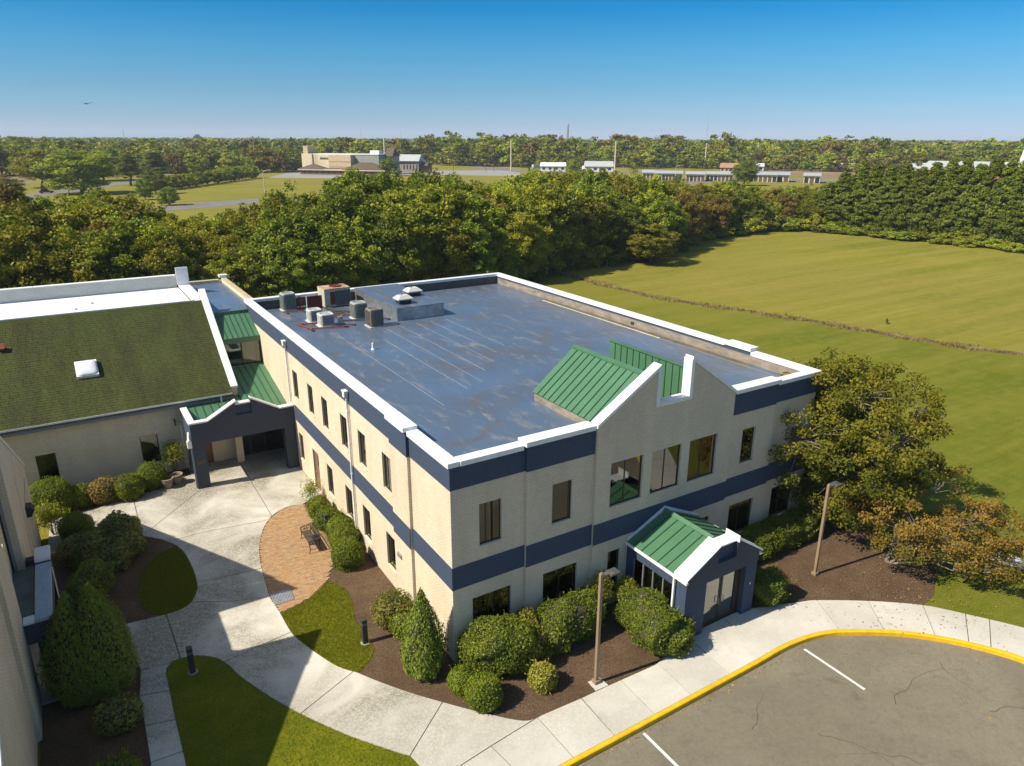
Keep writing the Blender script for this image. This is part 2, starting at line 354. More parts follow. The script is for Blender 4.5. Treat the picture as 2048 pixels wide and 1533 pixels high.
# roof deck with inner flashing
def membrane():
    m, t, b = nodes('roof_membrane'); p = pos(t)
    big = noise(t, p, .16, 5, .6, .6); st = noise(t, mapped(t, p, (1.1, .35, 1), (0, 0, .35)), 1.3, 8, .72, .8)
    base = mix(t, ramp(t, big, [(.35, 0), (.65, 1)]), (.080, .096, .122), (.082, .125, .195))
    c = mix(t, ramp(t, st, [(.54, 0), (.70, .8)]), base, (.215, .205, .19)); c = mix(t, ramp(t, noise(t, p, .30, 7, .68, 1.2), [(.54, 0), (.66, .75)]), c, (.105, .088, .066)); c = mix(t, ramp(t, noise(t, mapped(t, p, (1, .3, 1), (0, 0, -.5)), 2.2, 7, .75, .6), [(.60, 0), (.70, .6)]), c, (.26, .27, .28))
    c = mix(t, ramp(t, noise(t, p, 3.5, 6, .8), [(.68, 0), (.74, .8)]), c, (.40, .40, .39))
    t.links.new(c, b.inputs['Base Color']); t.links.new(ramp(t, st, [(.3, .20), (.75, .55)]), b.inputs['Roughness']); b.inputs['Specular IOR Level'].default_value = .75
    bump(t, b, noise(t, mapped(t, p, (.8, .25, 1)), 1.6, 5), .25, .05); return m
memb = membrane()
box('roof_deck', memb, B, (X0+.3, Y0+.08, ZR-.2), (X1-.3, Y1-.3, ZR))
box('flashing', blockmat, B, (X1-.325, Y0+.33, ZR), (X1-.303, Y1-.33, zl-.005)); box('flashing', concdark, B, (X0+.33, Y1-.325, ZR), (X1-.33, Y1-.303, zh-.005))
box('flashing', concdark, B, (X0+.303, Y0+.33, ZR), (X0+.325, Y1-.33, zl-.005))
pale = M('seam_tape', (.30, .31, .32), .5, .3, 3, 0); mud = M('silt_stain', (.115, .10, .062), .35, .4, 1.3, .2, 20, spec=.6)
for x, ya, yb in ((17.42, 30.5, 41.6), (18.6, 31.5, 41.5), (19.6, 33.0, 41.4), (15.28, 28.5, 38.8), (16.4, 29.0, 40.9), (20.7, 34, 41.4), (13.3, 27.0, 41.0)):
    box('membrane_seam', pale, B, (x-.012, ya, ZR+.001), (x+.012, yb, ZR+.005))
box('membrane_seam', pale, B, (29.38, 22.0, ZR+.001), (29.41, 30.4, ZR+.006)); box('membrane_seam', M('pale_edge_strip', (.55, .52, .43), .7, .2, 2, .1), B, (29.36, 30.5, ZR+.001), (29.44, 42.9, ZR+.02))
box('silt_strip', mud, B, (29.45, 24.0, ZR+.001), (X1-.33, 43.2, ZR+.004))
# green standing-seam gable roofs behind the notch
zv = 8.02
for s_, xr, xe in ((1, 19.3, 17.05), (-1, 21.45, 23.75)):
    seam_roof(B, (xe, 20.46, zv+.12), (0, 5.1, 0), (xr-xe, 0, 9.92-zv-.12))
    box('dormer_kerb', blockmat, B, (min(xe+s_*.06, xe+s_*.2), 20.45, ZR), (max(xe+s_*.06, xe+s_*.2), 25.5, zv+.1))
    MB().prism([(xe+s_*.2, 25.45, ZR), (xr, 25.45, ZR), (xr, 25.45, 9.86), (xe+s_*.2, 25.45, zv+.16)], (0, .08, 0)).build('dormer_end', green, B)
    n = 12
    for i in range(n):
        ya, yb = 20.45+5.08*i/n, 20.45+5.08*(i+1)/n
        box('wall_panel', green, B, (min(xr, xr+s_*.05), ya+.004, ZR+.02), (max(xr, xr+s_*.05), yb-.004, 9.9))
        if i: box('seam', greend, B, (xr+s_*.05 if s_ > 0 else xr-.085, ya-.015, ZR+.02), (xr+.085 if s_ > 0 else xr-.05, ya+.015, 9.9))
    MB().prism([(xr-s_*.12, 20.44, 9.90), (xr+s_*.10, 20.44, 9.93), (xr+s_*.10, 20.44, 10.03), (xr-s_*.12, 20.44, 9.97)], (0, 5.14, 0)).build('ridge_cap', green, B)
box('louvre', bronze, B, (21.33, 22.6, 8.7), (21.39, 23.1, 9.2))
# windows and the side door
for k, (a, b) in enumerate(upL): window(B, 'x', X0, a, b, zu0, zu1, 1, muls=(.58,), blinds=(.9, .55, .35, .8, .5, .9)[k])
for k, (a, b) in enumerate(loL): window(B, 'x', X0, a, b, zl0, zl1, 1, muls=(.55,), blinds=(None, .25, None, .5, .9)[k])
sd = box('side_door', terracotta, B, (X0+.09, 36.42, .03), (X0+.13, 37.42, 2.44)); box('pane', glass, sd, (X0+.078, 36.55, 1.35), (X0+.089, 36.85, 2.2)); box('door_handle', steel, sd, (X0+.02, 37.2, 1.0), (X0+.085, 37.3, 1.06))
MU = [[(.34,), (.55,)], [(.9,), (.5,)], [(.47,), (.47,), (.47,), (), ()], [(.12,), (.45,)], [(.42,)]]
BLI = [[.99, None], [.97, None], [None, None, None, None, None], [None, None], [.4]]
for i, ((a, b, d), op) in enumerate(zip(SEC, OPS)):
    for k, o in enumerate(op):
        w = window(B, 'y', Y0-d, *o, 1, muls=MU[i][k], blinds=BLI[i][k])
        if i == 1 and k == 1:
            for q in range(13): box('blind_slat', blind, w, (o[0]+.08+q*.125, Y0-d+.22, o[2]+.05), (o[0]+.15+q*.125, Y0-d+.225, o[3]-.05))
for z in (.03, 3.75): box('floor_slab', carpet, B, (X0+.2, Y0+.16, z), (X1-.2, Y1-.2, z+.12))
for a_ in (16.0, 24.5): box('partition', carpet, B, (a_, Y0+.2, 3.88), (a_+.1, Y0+4.6, 7.3))
box('partition', blind, B, (X0+4.2, Y0+.5, .16), (X0+4.3, Y1-.5, 3.7)); box('partition', blind, B, (X0+4.4, Y0+4.6, .16), (X1-.4, Y0+4.7, 3.7)); box('partition', blind, B, (X0+4.2, Y0+4.6, 3.88), (X0+4.3, Y1-.5, 7.3)); box('partition', blind, B, (X0+4.4, Y0+4.6, 3.88), (X1-.4, Y0+4.7, 7.3))
# downspouts, wall lamp
def downspout(parent, x, y, zt, zb, head=True):
    d = MB().bar((x-.06, y, zb), (x-.06, y, zt-.3), .09, .075, (0, 1, 0)).build('downspout', white, parent)
    if head: MB().prism([(x-.02, y-.10, zt-.32), (x-.02, y+.10, zt-.32), (x-.02, y+.17, zt-.05), (x-.02, y-.17, zt-.05)], (-.19, 0, 0)).box((x-.23, y-.19, zt-.05), (x-.02, y+.19, zt)).build('conductor_head', white, d)
    for z in np.arange(zb+.5, zt-.6, 1.6): box('strap', white, d, (x-.115, y-.06, z), (x-.005, y+.06, z+.04))
downspout(B, X0-g-.003, 30.56, 8.0, .05); downspout(B, X0-g-.003, 40.85, 7.95, 4.2)
MB().box((X0-.02, 24.75, 2.1), (X0, 25.05, 2.42)).prism([(X0-.02, 24.72, 2.45), (X0-.02, 24.72, 2.12), (X0-.1, 24.72, 2.12), (X0-.2, 24.72, 2.24), (X0-.2, 24.72, 2.40)], (0, .36, 0)).build('wall_lamp', steel, B)
# ================================================================== front porch
q = T('entrance_porch', 'slate blue entrance porch with green metal gable roof and glass double doors', 'porch', (20.33, 18.3, 0))
xl, xr_, yf, ys = 18.27, 22.42, 16.58, 20.085
box('column', blue, q, (xl+.05, yf, 0), (19.42, yf+.75, 2.44)); box('column', blue, q, (21.72, yf, 0), (xr_-.05, yf+.75, 2.44))
for xa, xb in ((xl+.035, 19.425), (21.715, xr_-.035)):
    box('joint', blue_d, q, (xa, yf-.008, .86), (xb, yf+.01, .89))
for y_a, y_b, zn in ((yf-.03, yf+.15, 3.12), (yf+.151, yf+.57, 3.79)):   # the front skin leaves a recess below the notch
    MB().prism([(xl+.04, y_a, 2.445), (xr_-.04, y_a, 2.445), (xr_-.04, y_a, 2.98), (20.99, y_a, 3.86), (20.99, y_a, zn), (19.97, y_a, zn), (19.97, y_a, 3.95), (xl+.04, y_a, 2.95)], (0, y_b-y_a, 0)).build('gable_wall', blue_d, q)
MB().box((19.98, yf+.145, 3.13), (20.98, yf+.150, 3.78)).build('recess_panel', blue, q)
slope_cop(q, (xl-.06, 2.93), (19.99, 3.97), yf-.12, yf+.62, .07); slope_cop(q, (21.0, 3.90), (xr_+.1, 2.93), yf-.12, yf+.62, .07)
box('coping', white, q, (20.0, yf+.02, 3.80), (20.95, yf+.62, 3.86), .01); box('coping', white, q, (20.955, yf-.12, 3.80), (21.0, yf+.62, 4.10), .01)
seam_roof(q, (xl, 17.22, 2.86), (0, ys-17.22, 0), (20.33-xl, 0, .92), .46); seam_roof(q, (xr_, 17.22, 2.86), (0, ys-17.22, 0), (20.33-xr_, 0, .92), .46)
MB().prism([(20.18, 17.22, 3.80), (20.33, 17.22, 3.87), (20.48, 17.22, 3.80), (20.33, 17.22, 3.92)], (0, ys-17.22, 0)).build('ridge_cap', green, q)
MB().prism([(xl, ys-.07, 2.90), (20.33, ys-.07, 3.82), (xr_, ys-.07, 2.90), (xr_, ys-.07, 3.0), (20.33, ys-.07, 3.98), (xl, ys-.07, 3.0)], (0, .06, 0)).build('wall_flashing', white, q)
for xx in (xl-.07, xr_-.04):
    gt = MB().box((xx, 16.5, 2.76), (xx+.11, ys, 2.86)).build('gutter', wstone, q)
MB().bar((xl-.05, 17.15, .2), (xl-.05, 17.15, 2.78), .09, .075, (0, 1, 0)).build('downspout', wstone, q)
for xa in (xl+.06, xr_-.26):
    box('side_beam', blue, q, (xa, yf+.75, 2.30), (xa+.2, ys, 2.76)); box('side_kerb', blue, q, (xa+.02, yf+.75, 0), (xa+.18, ys-.4, .35))
    box('rear_post', blue, q, (xa, ys-.4, 0), (xa+.2, ys, 2.30))
    ya, yb = yf+.75, ys-.4
    for k in range(4):
        y_a, y_b = ya+(yb-ya)*k/4, ya+(yb-ya)*(k+1)/4
        box('pane', glass, q, (xa+.095, y_a+.04, .35), (xa+.105, y_b-.04, 2.3))
        box('mullion', steel, q, (xa+.06, y_b-.03, .35), (xa+.14, y_b+.03, 2.3))
box('porch_floor', carpet, q, (18.4, 17.0, .03), (22.3, ys, .05)); box('ceiling', blind, q, (18.5, 17.2, 2.70), (22.2, ys-.05, 2.75))
yd = 16.82
m = MB()
for xx in (19.42, 19.62, 20.58, 21.52, 21.66): m.box((xx, yd, .02), (xx+.06, yd+.1, 2.26))
m.box((19.42, yd+.003, 2.26), (21.72, yd+.097, 2.44)).box((19.48, yd+.003, .02), (19.62, yd+.097, .1)).build('door_frame', bronze, q)
box('sidelight', doorglass, q, (19.48, yd+.04, .1), (19.62, yd+.05, 2.26)); box('sidelight', doorglass, q, (21.58, yd+.04, .05), (21.66, yd+.05, 2.26))
for xa, xb, hx in ((19.685, 20.575, 20.45), (20.645, 21.515, 20.72)):
    m = MB(); m.box((xa, yd+.02, .03), (xa+.06, yd+.07, 2.25)).box((xb-.06, yd+.02, .03), (xb, yd+.07, 2.25)).box((xa+.06, yd+.02, .03), (xb-.06, yd+.07, .2)).box((xa+.06, yd+.02, 2.15), (xb-.06, yd+.07, 2.25))
    d = m.build('door', bronze, q); box('pane', doorglass, d, (xa+.06, yd+.04, .2), (xb-.06, yd+.05, 2.15))
    MB().tube([(hx, yd+.02, .95), (hx, yd-.06, .95), (hx, yd-.06, 1.25), (hx, yd+.02, 1.25)], .016).build('handle', steel, d)
    box('push_bar', steel, d, (xa+.06, yd+.075, 1.0), (xb-.06, yd+.1, 1.04))
MB().lathe([(.001, 0), (.10, 0), (.10, .012), (.001, .012)], n=16).build('emblem', M('brass_emblem', (.20, .15, .05), .4, .2, 20, 0), q).matrix_local = Matrix.Translation((22.08-20.33, yf-.001-18.3, 1.72)) @ Matrix.Rotation(R(90), 4, 'X')
box('plate', white, q, (22.05, yf-.012, 1.42), (22.11, yf-.001, 1.50))
# interior returns so the double door looks into a vestibule
box('vestibule_wall', blind, q, (18.6, ys-.08, .05), (22.1, ys-.03, 2.7))
# ================================================================== long building with the mossy shingle roof
LB = T('shingle_building', 'single-storey cream brick building with mossy green shingle roof and skylight', 'building', (0, 51, 0))
XL, YW = -11.0, 44.0
ex, ez, tx, tz = 43.55, 4.42, 51.0, 8.72                 # eave and top of the shingle slope (y, z)
mb = MB(); wall(mb, 'y', YW, XL, 7.4, 0, 4.6, [(-3.06, -2.12, .8, 2.56), (2.05, 3.0, .8, 2.56), (5.0, 5.86, .03, 2.3), (7.62, 10.12, .03, 2.72)][:3], 1)
mb.build('front_wall', brick2, LB)
window(LB, 'y', YW, -3.06, -2.12, .8, 2.56, 1, muls=(), sill=False); window(LB, 'y', YW, 2.05, 3.0, .8, 2.56, 1, muls=(), sill=False)
d = box('side_door', terracotta, LB, (5.02, YW+.06, .03), (5.84, YW+.1, 2.28)); box('sign_plate', white, d, (5.55, YW+.045, 1.5), (5.62, YW+.058, 1.6))
box('floor', carpet, LB, (XL, YW+.15, .02), (7.3, 50, .05)); box('partition', carpet, LB, (XL, 46.5, .05), (7.3, 46.6, 4.4)); moss = None
def shingles():
    m, t, b = nodes('mossy_shingles'); p = pos(t)
    st = noise(t, mapped(t, p, (1.0, .22, .22)), .9, 6, .65); c = mix(t, ramp(t, st, [(.34, 0), (.66, 1)]), (.040, .041, .018), (.068, .078, .022))
    c = mix(t, ramp(t, noise(t, p, .25, 4), [(.4, .0), (.7, .55)]), c, (.055, .072, .02)); k = ramp(t, noise(t, mapped(t, p, (3.2, 6, 6)), 1.0, 2, .4), [(.3, .86), (.7, 1.08)])
    c = mix(t, 1.0, c, k, 'MULTIPLY'); t.links.new(c, b.inputs['Base Color']); b.inputs['Roughness'].default_value = .95; b.inputs['Specular IOR Level'].default_value = .15
    bump(t, b, noise(t, p, 30, 4), .5, .02); return m
moss = shingles(); nC = 46; S = Vector((0, tx-ex, tz-ez)); u = S.normalized(); nn = Vector((0, -u.z, u.y)); rs = random.Random(4)
mb = MB()
for i in range(nC):
    a = Vector((0, ex, ez))+S*(i/nC); b = Vector((0, ex, ez))+S*((i+1.25)/nC if i < nC-1 else 1.0)
    x = XL
    while x < 7.38:
        w = min(rs.uniform(.30, .42), 7.4-x); th = .016+rs.uniform(-.003, .004)
        A = a+Vector((x+.006, 0, 0)); Bq = a+Vector((x+w-.006, 0, 0)); Cq = b+Vector((x+w-.006, 0, 0)); Dq = b+Vector((x+.006, 0, 0))
        mb.add([A, Bq, Bq+nn*th, A+nn*th, Cq+nn*.004, Dq+nn*.004], [(0, 1, 2, 3), (3, 2, 4, 5)]); x += w
mb.build('shingle_courses', moss, LB)['kind'] = 'stuff'
MB().prism([(XL, ex, ez-.03), (XL, tx, tz-.03), (XL, tx, tz-.2), (XL, ex, ez-.2)], (7.4-XL, 0, 0)).build('roof_deck', concdark, LB)
fasc = M('grey_blue_fascia', (.20, .235, .25), .6, .05, 1, .05)
box('fascia', fasc, LB, (XL, ex+.1, 4.02), (7.38, ex+.16, 4.36)); box('soffit', fasc, LB, (XL, ex+.16, 4.02), (7.38, YW-.002, 4.06))
MB().prism([(XL, ex+.1, 4.33), (XL, ex-.03, 4.35), (XL, ex-.05, 4.45), (XL, ex-.03, 4.45), (XL, ex-.01, 4.37), (XL, ex+.1, 4.35)], (7.35-XL, 0, 0)).build('gutter', white, LB)
box('downspout', white, LB, (6.62, ex-.06, 3.3), (6.72, ex+.02, 4.36)); box('downspout', wstone, LB, (4.26, YW-.09, .1), (4.35, YW-.01, 3.0))
prof = [(44.1, 0), (44.1, 4.62), (51.45, 9.22), (51.45, 8.45), (58.3, 8.45), (58.3, 9.62), (65.7, 4.62), (65.7, 0)]
MB().prism([(7.405, y, z) for y, z in prof], (.33, 0, 0)).build('side_wall', brick2, LB)
def yz_bar(parent, p, q, x0, x1, th, m=white, name='coping'):
    (ya, za), (yb, zb) = p, q
    return MB().prism([(x0, ya, za), (x0, yb, zb), (x0, yb, zb+th), (x0, ya, za+th)], (x1-x0, 0, 0)).build(name, m, parent, .01)
yz_bar(LB, (44.0, 4.57), (51.5, 9.26), 7.36, 7.78, .13); yz_bar(LB, (58.25, 9.66), (65.8, 4.57), 7.36, 7.78, .13)
yz_bar(LB, (51.51, 8.45), (58.2, 8.45), 7.0, 7.78, .1); box('coping', white, LB, (7.36, 51.40, 8.56), (7.78, 51.52, 9.24)); box('coping', white, LB, (6.95, 58.2, 8.57), (7.78, 58.36, 9.85))
box('flat_roof', wstone, LB, (XL, tx+.02, 8.2), (6.99, 58.4, 8.36)); box('upstand_wall', M('grey_white_upstand', (.52, .52, .49), .8, .12, .8, .15, 20, streak=(1, 1, 2.5)), LB, (XL, 58.4, 8.2), (6.94, 58.75, 9.25)); coping_run(LB, XL, 6.94, 58.38, 58.78, 9.251, 9.30, 'x', 4, wstone)
box('edge_strip', wstone, LB, (XL, tx-.03, 8.70), (6.99, tx+.04, 8.78))
MB().prism([(XL, 58.76, 9.2), (XL, 66.2, 4.4), (XL, 66.2, 4.2), (XL, 58.76, 9.0)], (7.4-XL, 0, 0)).build('rear_slope', moss, LB)
for x, y in ((-3.5, 52.3), (.2, 53.9), (3.0, 52.6), (1.2, 55.4)): MB().lathe([(.1, 0), (.1, .05), (.03, .09)], (x, y, 8.36), 10).build('roof_drain', steel, LB)
# skylight on the slope
def on_slope(uu, vv):
    d = ray(uu, vv); k = (tz-ez)/(tx-ex); t = (ez-H+k*(-ex))/(d.z-k*d.y); return Vector((d.x*t, d.y*t, H+d.z*t))
def sframe(c):                                            # matrix on the slope, x along the eave, y up the slope
    m = Matrix((Vector((1, 0, 0)), u, nn)).transposed().to_4x4(); m.translation = c; return m
sk = T('skylight', 'white domed skylight on the mossy shingle roof', 'skylight')
milk = M('milky_dome', (.78, .80, .82), .25, .03, 2, 0, world=False, spec=.6)
MB().box((-.56, -.62, -.05), (.56, .62, .20)).build('kerb_frame', wstone, sk, .01)
pr_ = [(.54*math.cos(a), .2+.17*math.sin(a)) for a in np.linspace(0, R(88), 8)]
MB().lathe(pr_, (0, 0, 0), 32, 6).build('dome', milk, sk, smooth=True).scale = (1, 1.1, 1)
sk.matrix_world = sframe(on_slope(174, 741))
rust = M('rusty_red_metal', (.19, .045, .025), .7, .25, 6, .1, 60)
rv = T('roof_vent', 'small rusty red vent on the left of the mossy shingle roof', 'roof vent')
MB().box((-.16, -.16, -.04), (.16, .16, .2)).build('vent_body', rust, rv); MB().prism([(-.2, -.2, .2), (.2, -.2, .2), (.2, .2, .26), (-.2, .2, .26)], (0, 0, .04)).build('vent_cap', rust, rv); rv.matrix_world = sframe(on_slope(2, 700))
# ================================================================== link between the two buildings
LK = T('link_building', 'glazed link with green metal roofs between the two brick buildings', 'building', (9, 52, 0))
box('flat_roof', memb, LK, (7.75, 50.1, 7.6), (10.7, 61.8, 7.85)); box('rear_wall', brick2, LK, (7.75, 61.8, 0), (11.0, 62.1, 8.0)); box('side_wall', brick2, LK, (10.705, 50.75, 0), (11.0, 61.8, 8.12))
coping_run(LK, 50.8, 61.9, 10.66, 11.04, 8.125, 8.2, 'y', 2.2, M('tan_coping', (.46, .37, .24), .8, .12, 2, .1)); box('coping', white, LK, (10.55, 61.7, 8.21), (11.2, 62.3, 8.42), .01); box('coping', brick2, LK, (7.75, 61.75, 8.01), (10.5, 62.15, 8.07))
box('green_fascia', green, LK, (7.77, 50.02, 7.55), (10.12, 50.095, 7.98)); box('wall', brick2, LK, (7.75, 50.1, 4.0), (10.12, 50.3, 7.55))
seam_roof(LK, (7.78, 47.5, 6.72), (2.34, 0, 0), (0, 2.5, 1.0), .34)
for i in range(7): box('fascia_panel', green, LK, (7.78+i*.335, 47.44, 6.40), (7.78+i*.335+.328, 47.495, 6.76))
box('glazed_screen', glass, LK, (7.8, 47.6, 4.85), (10.1, 47.61, 6.4))
for x in (7.78, 8.9, 10.05): box('mullion', bronze, LK, (x, 47.55, 4.82), (x+.07, 47.66, 6.4))
box('sill', wstone, LK, (7.78, 47.44, 4.76), (10.12, 47.7, 4.84)); box('rear_partition', blind, LK, (7.8, 49.6, 4.85), (10.1, 49.7, 6.6)); box('floor', carpet, LK, (7.78, 47.7, 4.70), (10.12, 50.1, 4.75)); box('soffit', blind, LK, (7.78, 47.5, 6.62), (10.12, 50.0, 6.66))
sl_ = (4.80-3.62)/(47.2-42.0); zz0 = 3.62-(42.0-40.75)*sl_
seam_roof(LK, (7.76, 40.95, zz0+.2*sl_), (2.38, 0, 0), (0, 47.44-40.95, (47.44-40.95)*sl_), .42)
for i, x in enumerate((7.55, 8.05, 8.95, 9.9)): box('screen_frame', bronze, LK, (x, YW-.05, .03), (x+.09, YW+.05, 2.75))
box('screen_frame', bronze, LK, (7.64, YW-.045, 2.70), (9.9, YW+.045, 2.78)); box('screen_frame', bronze, LK, (7.64, YW-.045, .03), (9.9, YW+.045, .12))
for a, b in ((7.64, 8.05), (8.14, 8.95), (9.04, 9.9)): box('pane', glass, LK, (a, YW-.006, .12), (b, YW+.006, 2.70))
box('pier', brick2, LK, (7.1, 43.15, 0), (7.5, YW-.002, 3.3)); box('upper_wall', brick2, LK, (7.5, YW-.1, 2.785), (10.12, YW+.1, 3.9)); box('rear_lobby', blind, LK, (7.6, 46.9, .05), (10.1, 47.0, 3.6)); box('lobby_floor', carpet, LK, (7.5, YW+.06, .02), (10.1, 46.9, .045))
# ================================================================== courtyard portico
PT = T('courtyard_portico', 'charcoal blue portico with notched gable and green roof in the courtyard corner', 'portico', (7.3, 41.5, 0))
yp, xa, xb = 40.6, 4.40, 10.11
box('column', blue_d, PT, (xa, yp, 0), (5.06, yp+.5, 2.72)); box('column', blue_d, PT, (9.50, yp, 0), (xb, yp+.5, 2.72)); box('rear_column', blue_d, PT, (xa, 42.9, 0), (4.8, 43.4, 2.72))
box('column_joint', blue, PT, (xa-.006, yp-.006, .8), (5.066, yp+.02, .83)); box('column_joint', blue, PT, (9.494, yp-.006, .8), (xb, yp+.02, .83))
gp = [(xa, 2.725), (xb, 2.725), (xb, 4.0), (9.31, 3.96), (7.76, 4.88), (7.76, 4.68), (6.91, 4.68), (6.91, 4.84), (5.36, 3.98), (xa, 3.98)]
for y_a, y_b, zn in ((yp, yp+.12, 4.05), (yp+.121, yp+.3, 4.68)):         # shallow recess below the notch
    MB().prism([(x, y_a, zn if (z == 4.68) else z) for x, z in gp], (0, y_b-y_a, 0)).build('gable_wall', blue_d, PT)
MB().box((6.93, yp+.115, 4.06), (7.74, yp+.120, 4.66)).build('recess_panel', blue, PT)
for p_, q_ in (((xa-.05, 3.98), (5.37, 3.98)), ((5.35, 3.985), (6.95, 4.87)), ((6.9, 4.69), (7.72, 4.69)), ((7.73, 4.92), (9.33, 3.975)), ((9.31, 3.98), (xb, 4.0))): slope_cop(PT, p_, q_, yp-.06, yp+.34, .09)
box('side_wall', blue, PT, (xa, yp+.301, 2.725), (xa+.25, 43.4, 3.98)); box('side_coping', white, PT, (xa-.06, yp+.345, 3.985), (xa+.3, 43.45, 4.08), .01)
seam_roof(PT, (xa+.26, 40.95, zz0+.2*sl_), (7.7-xa-.26, 0, 0), (0, 43.98-40.95, (43.98-40.95)*sl_), .42)
box('ceiling', blind, PT, (xa+.25, yp+.31, 2.75), (xb, 43.9, 2.78)); box('wall_flashing', concdark, PT, (xa+.26, 43.9, 4.1), (7.38, 43.99, 4.35))
MB().tube([(xa-.02, yp+.9, 3.2), (xa-.14, yp+.2, 3.1), (xa-.16, yp-.1, 3.05)], .06, 8).build('scupper', wstone, PT)
MB().box((xa-.24, yp-.02, 2.6), (xa-.02, yp+.28, 3.0)).build('conductor_head', wstone, PT); MB().bar((xa-.05, yp+.1, .1), (xa-.05, yp+.1, 2.62), .09, .07, (0, 1, 0)).build('downspout', fasc, PT)
MB().bar((4.0, 43.98, 3.15), (4.0, 43.55, 3.15), .05, .3).build('sign_bracket', bronze, PT)
num = bpy.data.curves.new('n', 'FONT'); num.body = '507'; num.size = .3; num.extrude = .006; num.align_x = 'CENTER'
no = bpy.data.objects.new('n', num); me = bpy.data.meshes.new_from_object(no); bpy.data.objects.remove(no)
nb = link(bpy.data.objects.new('house_number', me)); me.materials.append(M('brass_number', (.22, .13, .05), .4, .1, 9, 0)); nb.parent = PT; nb.matrix_local = Matrix.Translation((4.73-7.3, yp-.01-41.5, 1.55)) @ Matrix.Rotation(R(90), 4, 'X')
# ================================================================== gabled building on the left edge
GB = T('gabled_building', 'cream brick building cut by the left edge, its wall facing the courtyard', 'building', (-8, 27, 0))
xw = -3.24
def yz(pts, x0, x1, m, nm): return MB().prism([(x0, y, z) for y, z in pts], (x1-x0, 0, 0)).build(nm, m, GB)
yz([(30.65, 0), (39.05, 0), (39.05, 4.0), (30.65, 8.86)], xw-.35, xw, brick, 'gable_wall'); yz([(24.2, 0), (26.5, 0), (26.5, 6.3), (26.15, 6.3), (26.15, 9.5), (24.2, 8.37)], xw-.35, xw, brick, 'gable_wall')
yz([(15.9, 0), (24.2, 0), (24.2, 8.37), (15.9, 3.6)], xw-.5, xw-.14, brick, 'gable_wall'); yz([(26.5, 0), (30.65, 0), (30.65, 8.86), (29.4, 9.58), (29.4, 6.75), (26.5, 6.75)], xw-.75, xw-.42, brick, 'gable_wall')
for p_, q_, dx in (((39.15, 3.95), (30.66, 8.87), 0), ((30.65, 8.875), (29.38, 9.61), -.2), ((26.17, 9.52), (24.2, 8.39), 0), ((24.19, 8.38), (15.8, 3.57), -.12)): yz_bar(GB, q_, p_, xw-.42+dx, xw+.05+dx*.5, .12)
box('body', brick2, GB, (-14, 16.2, 0), (xw-.8, 38.8, 3.9)); yz([(39.2, 3.85), (29.4, 9.3), (29.4, 6.4), (26.1, 6.4), (26.1, 9.3), (15.8, 3.5), (15.8, 3.2), (26.1, 6.1), (29.4, 6.1), (39.2, 3.65)], -14, xw-.8, moss, 'roof')
MB().bar((xw-.30, 31.0-.42, .2), (xw-.30, 31.0-.42, 8.0), .09, .09, (0, 1, 0)).build('downspout', fasc, GB)
for y0_ in (34.0, 35.05): box('expansion_joint', concdark, GB, (xw+.0005, y0_-.018, 0), (xw+.004, y0_+.018, 5.6-(y0_-34)*2.2))
wl = MB().prism([(xw, 35.3, 3.5), (xw+.2, 35.3, 3.5), (xw+.32, 35.3, 3.3), (xw+.18, 35.3, 3.02), (xw, 35.3, 3.02)], (0, .55, 0)).build('wall_lamp', M('dark_lamp', (.03, .032, .036), .4, .1, 5, 0), GB)
MB().tube([(xw+.01, 35.6, 3.5), (xw+.01, 37.9, 3.9)], .012, 6).build('conduit', steel, wl)
PO = T('left_porch', 'dark blue porch with pale blue-grey coping on the left edge building', 'porch', (-2.8, 28.7, 0))
bc = M('blue_grey_coping', (.33, .40, .45), .5, .15, 1.2, .1, 20, streak=(3, 1, 1))
x2 = -2.40
box('column', blue_d, PO, (xw+.3, 26.25, 0), (x2, 26.95, 3.2)); box('column', blue_d, PO, (xw+.3, 30.5, 0), (x2, 31.2, 3.2)); box('beam', blue_d, PO, (x2-.25, 26.95, 2.4), (x2, 30.5, 3.2)); box('beam', blue_d, PO, (xw+.02, 26.25, 2.4), (xw+.3, 26.6, 3.2)); box('beam', blue_d, PO, (xw+.02, 30.85, 2.4), (xw+.3, 31.2, 3.2))
box('coping', bc, PO, (x2-.48, 26.2, 3.2), (x2+.04, 30.2, 3.32), .01); box('coping', wstone, PO, (xw+.02, 26.2, 3.205), (x2-.49, 26.65, 3.28)); box('coping', wstone, PO, (x2-.48, 30.25, 3.35), (x2+.04, 31.25, 3.5), .01)
box('roof', M('green_grey_roof', (.13, .16, .13), .8, .25, 1.4, .2, 20), PO, (xw-.4, 26.66, 2.95), (x2-.26, 30.84, 3.0)); box('porch_floor', M('porch_slab', (.40, .38, .34), .9, .12, 1.5, .2, 30), PO, (xw-.4, 26.0, .0), (x2+.15, 31.3, .07))
box('side_panel', wstone, PO, (x2+.005, 30.3, 0), (x2+.03, 30.48, 2.9))
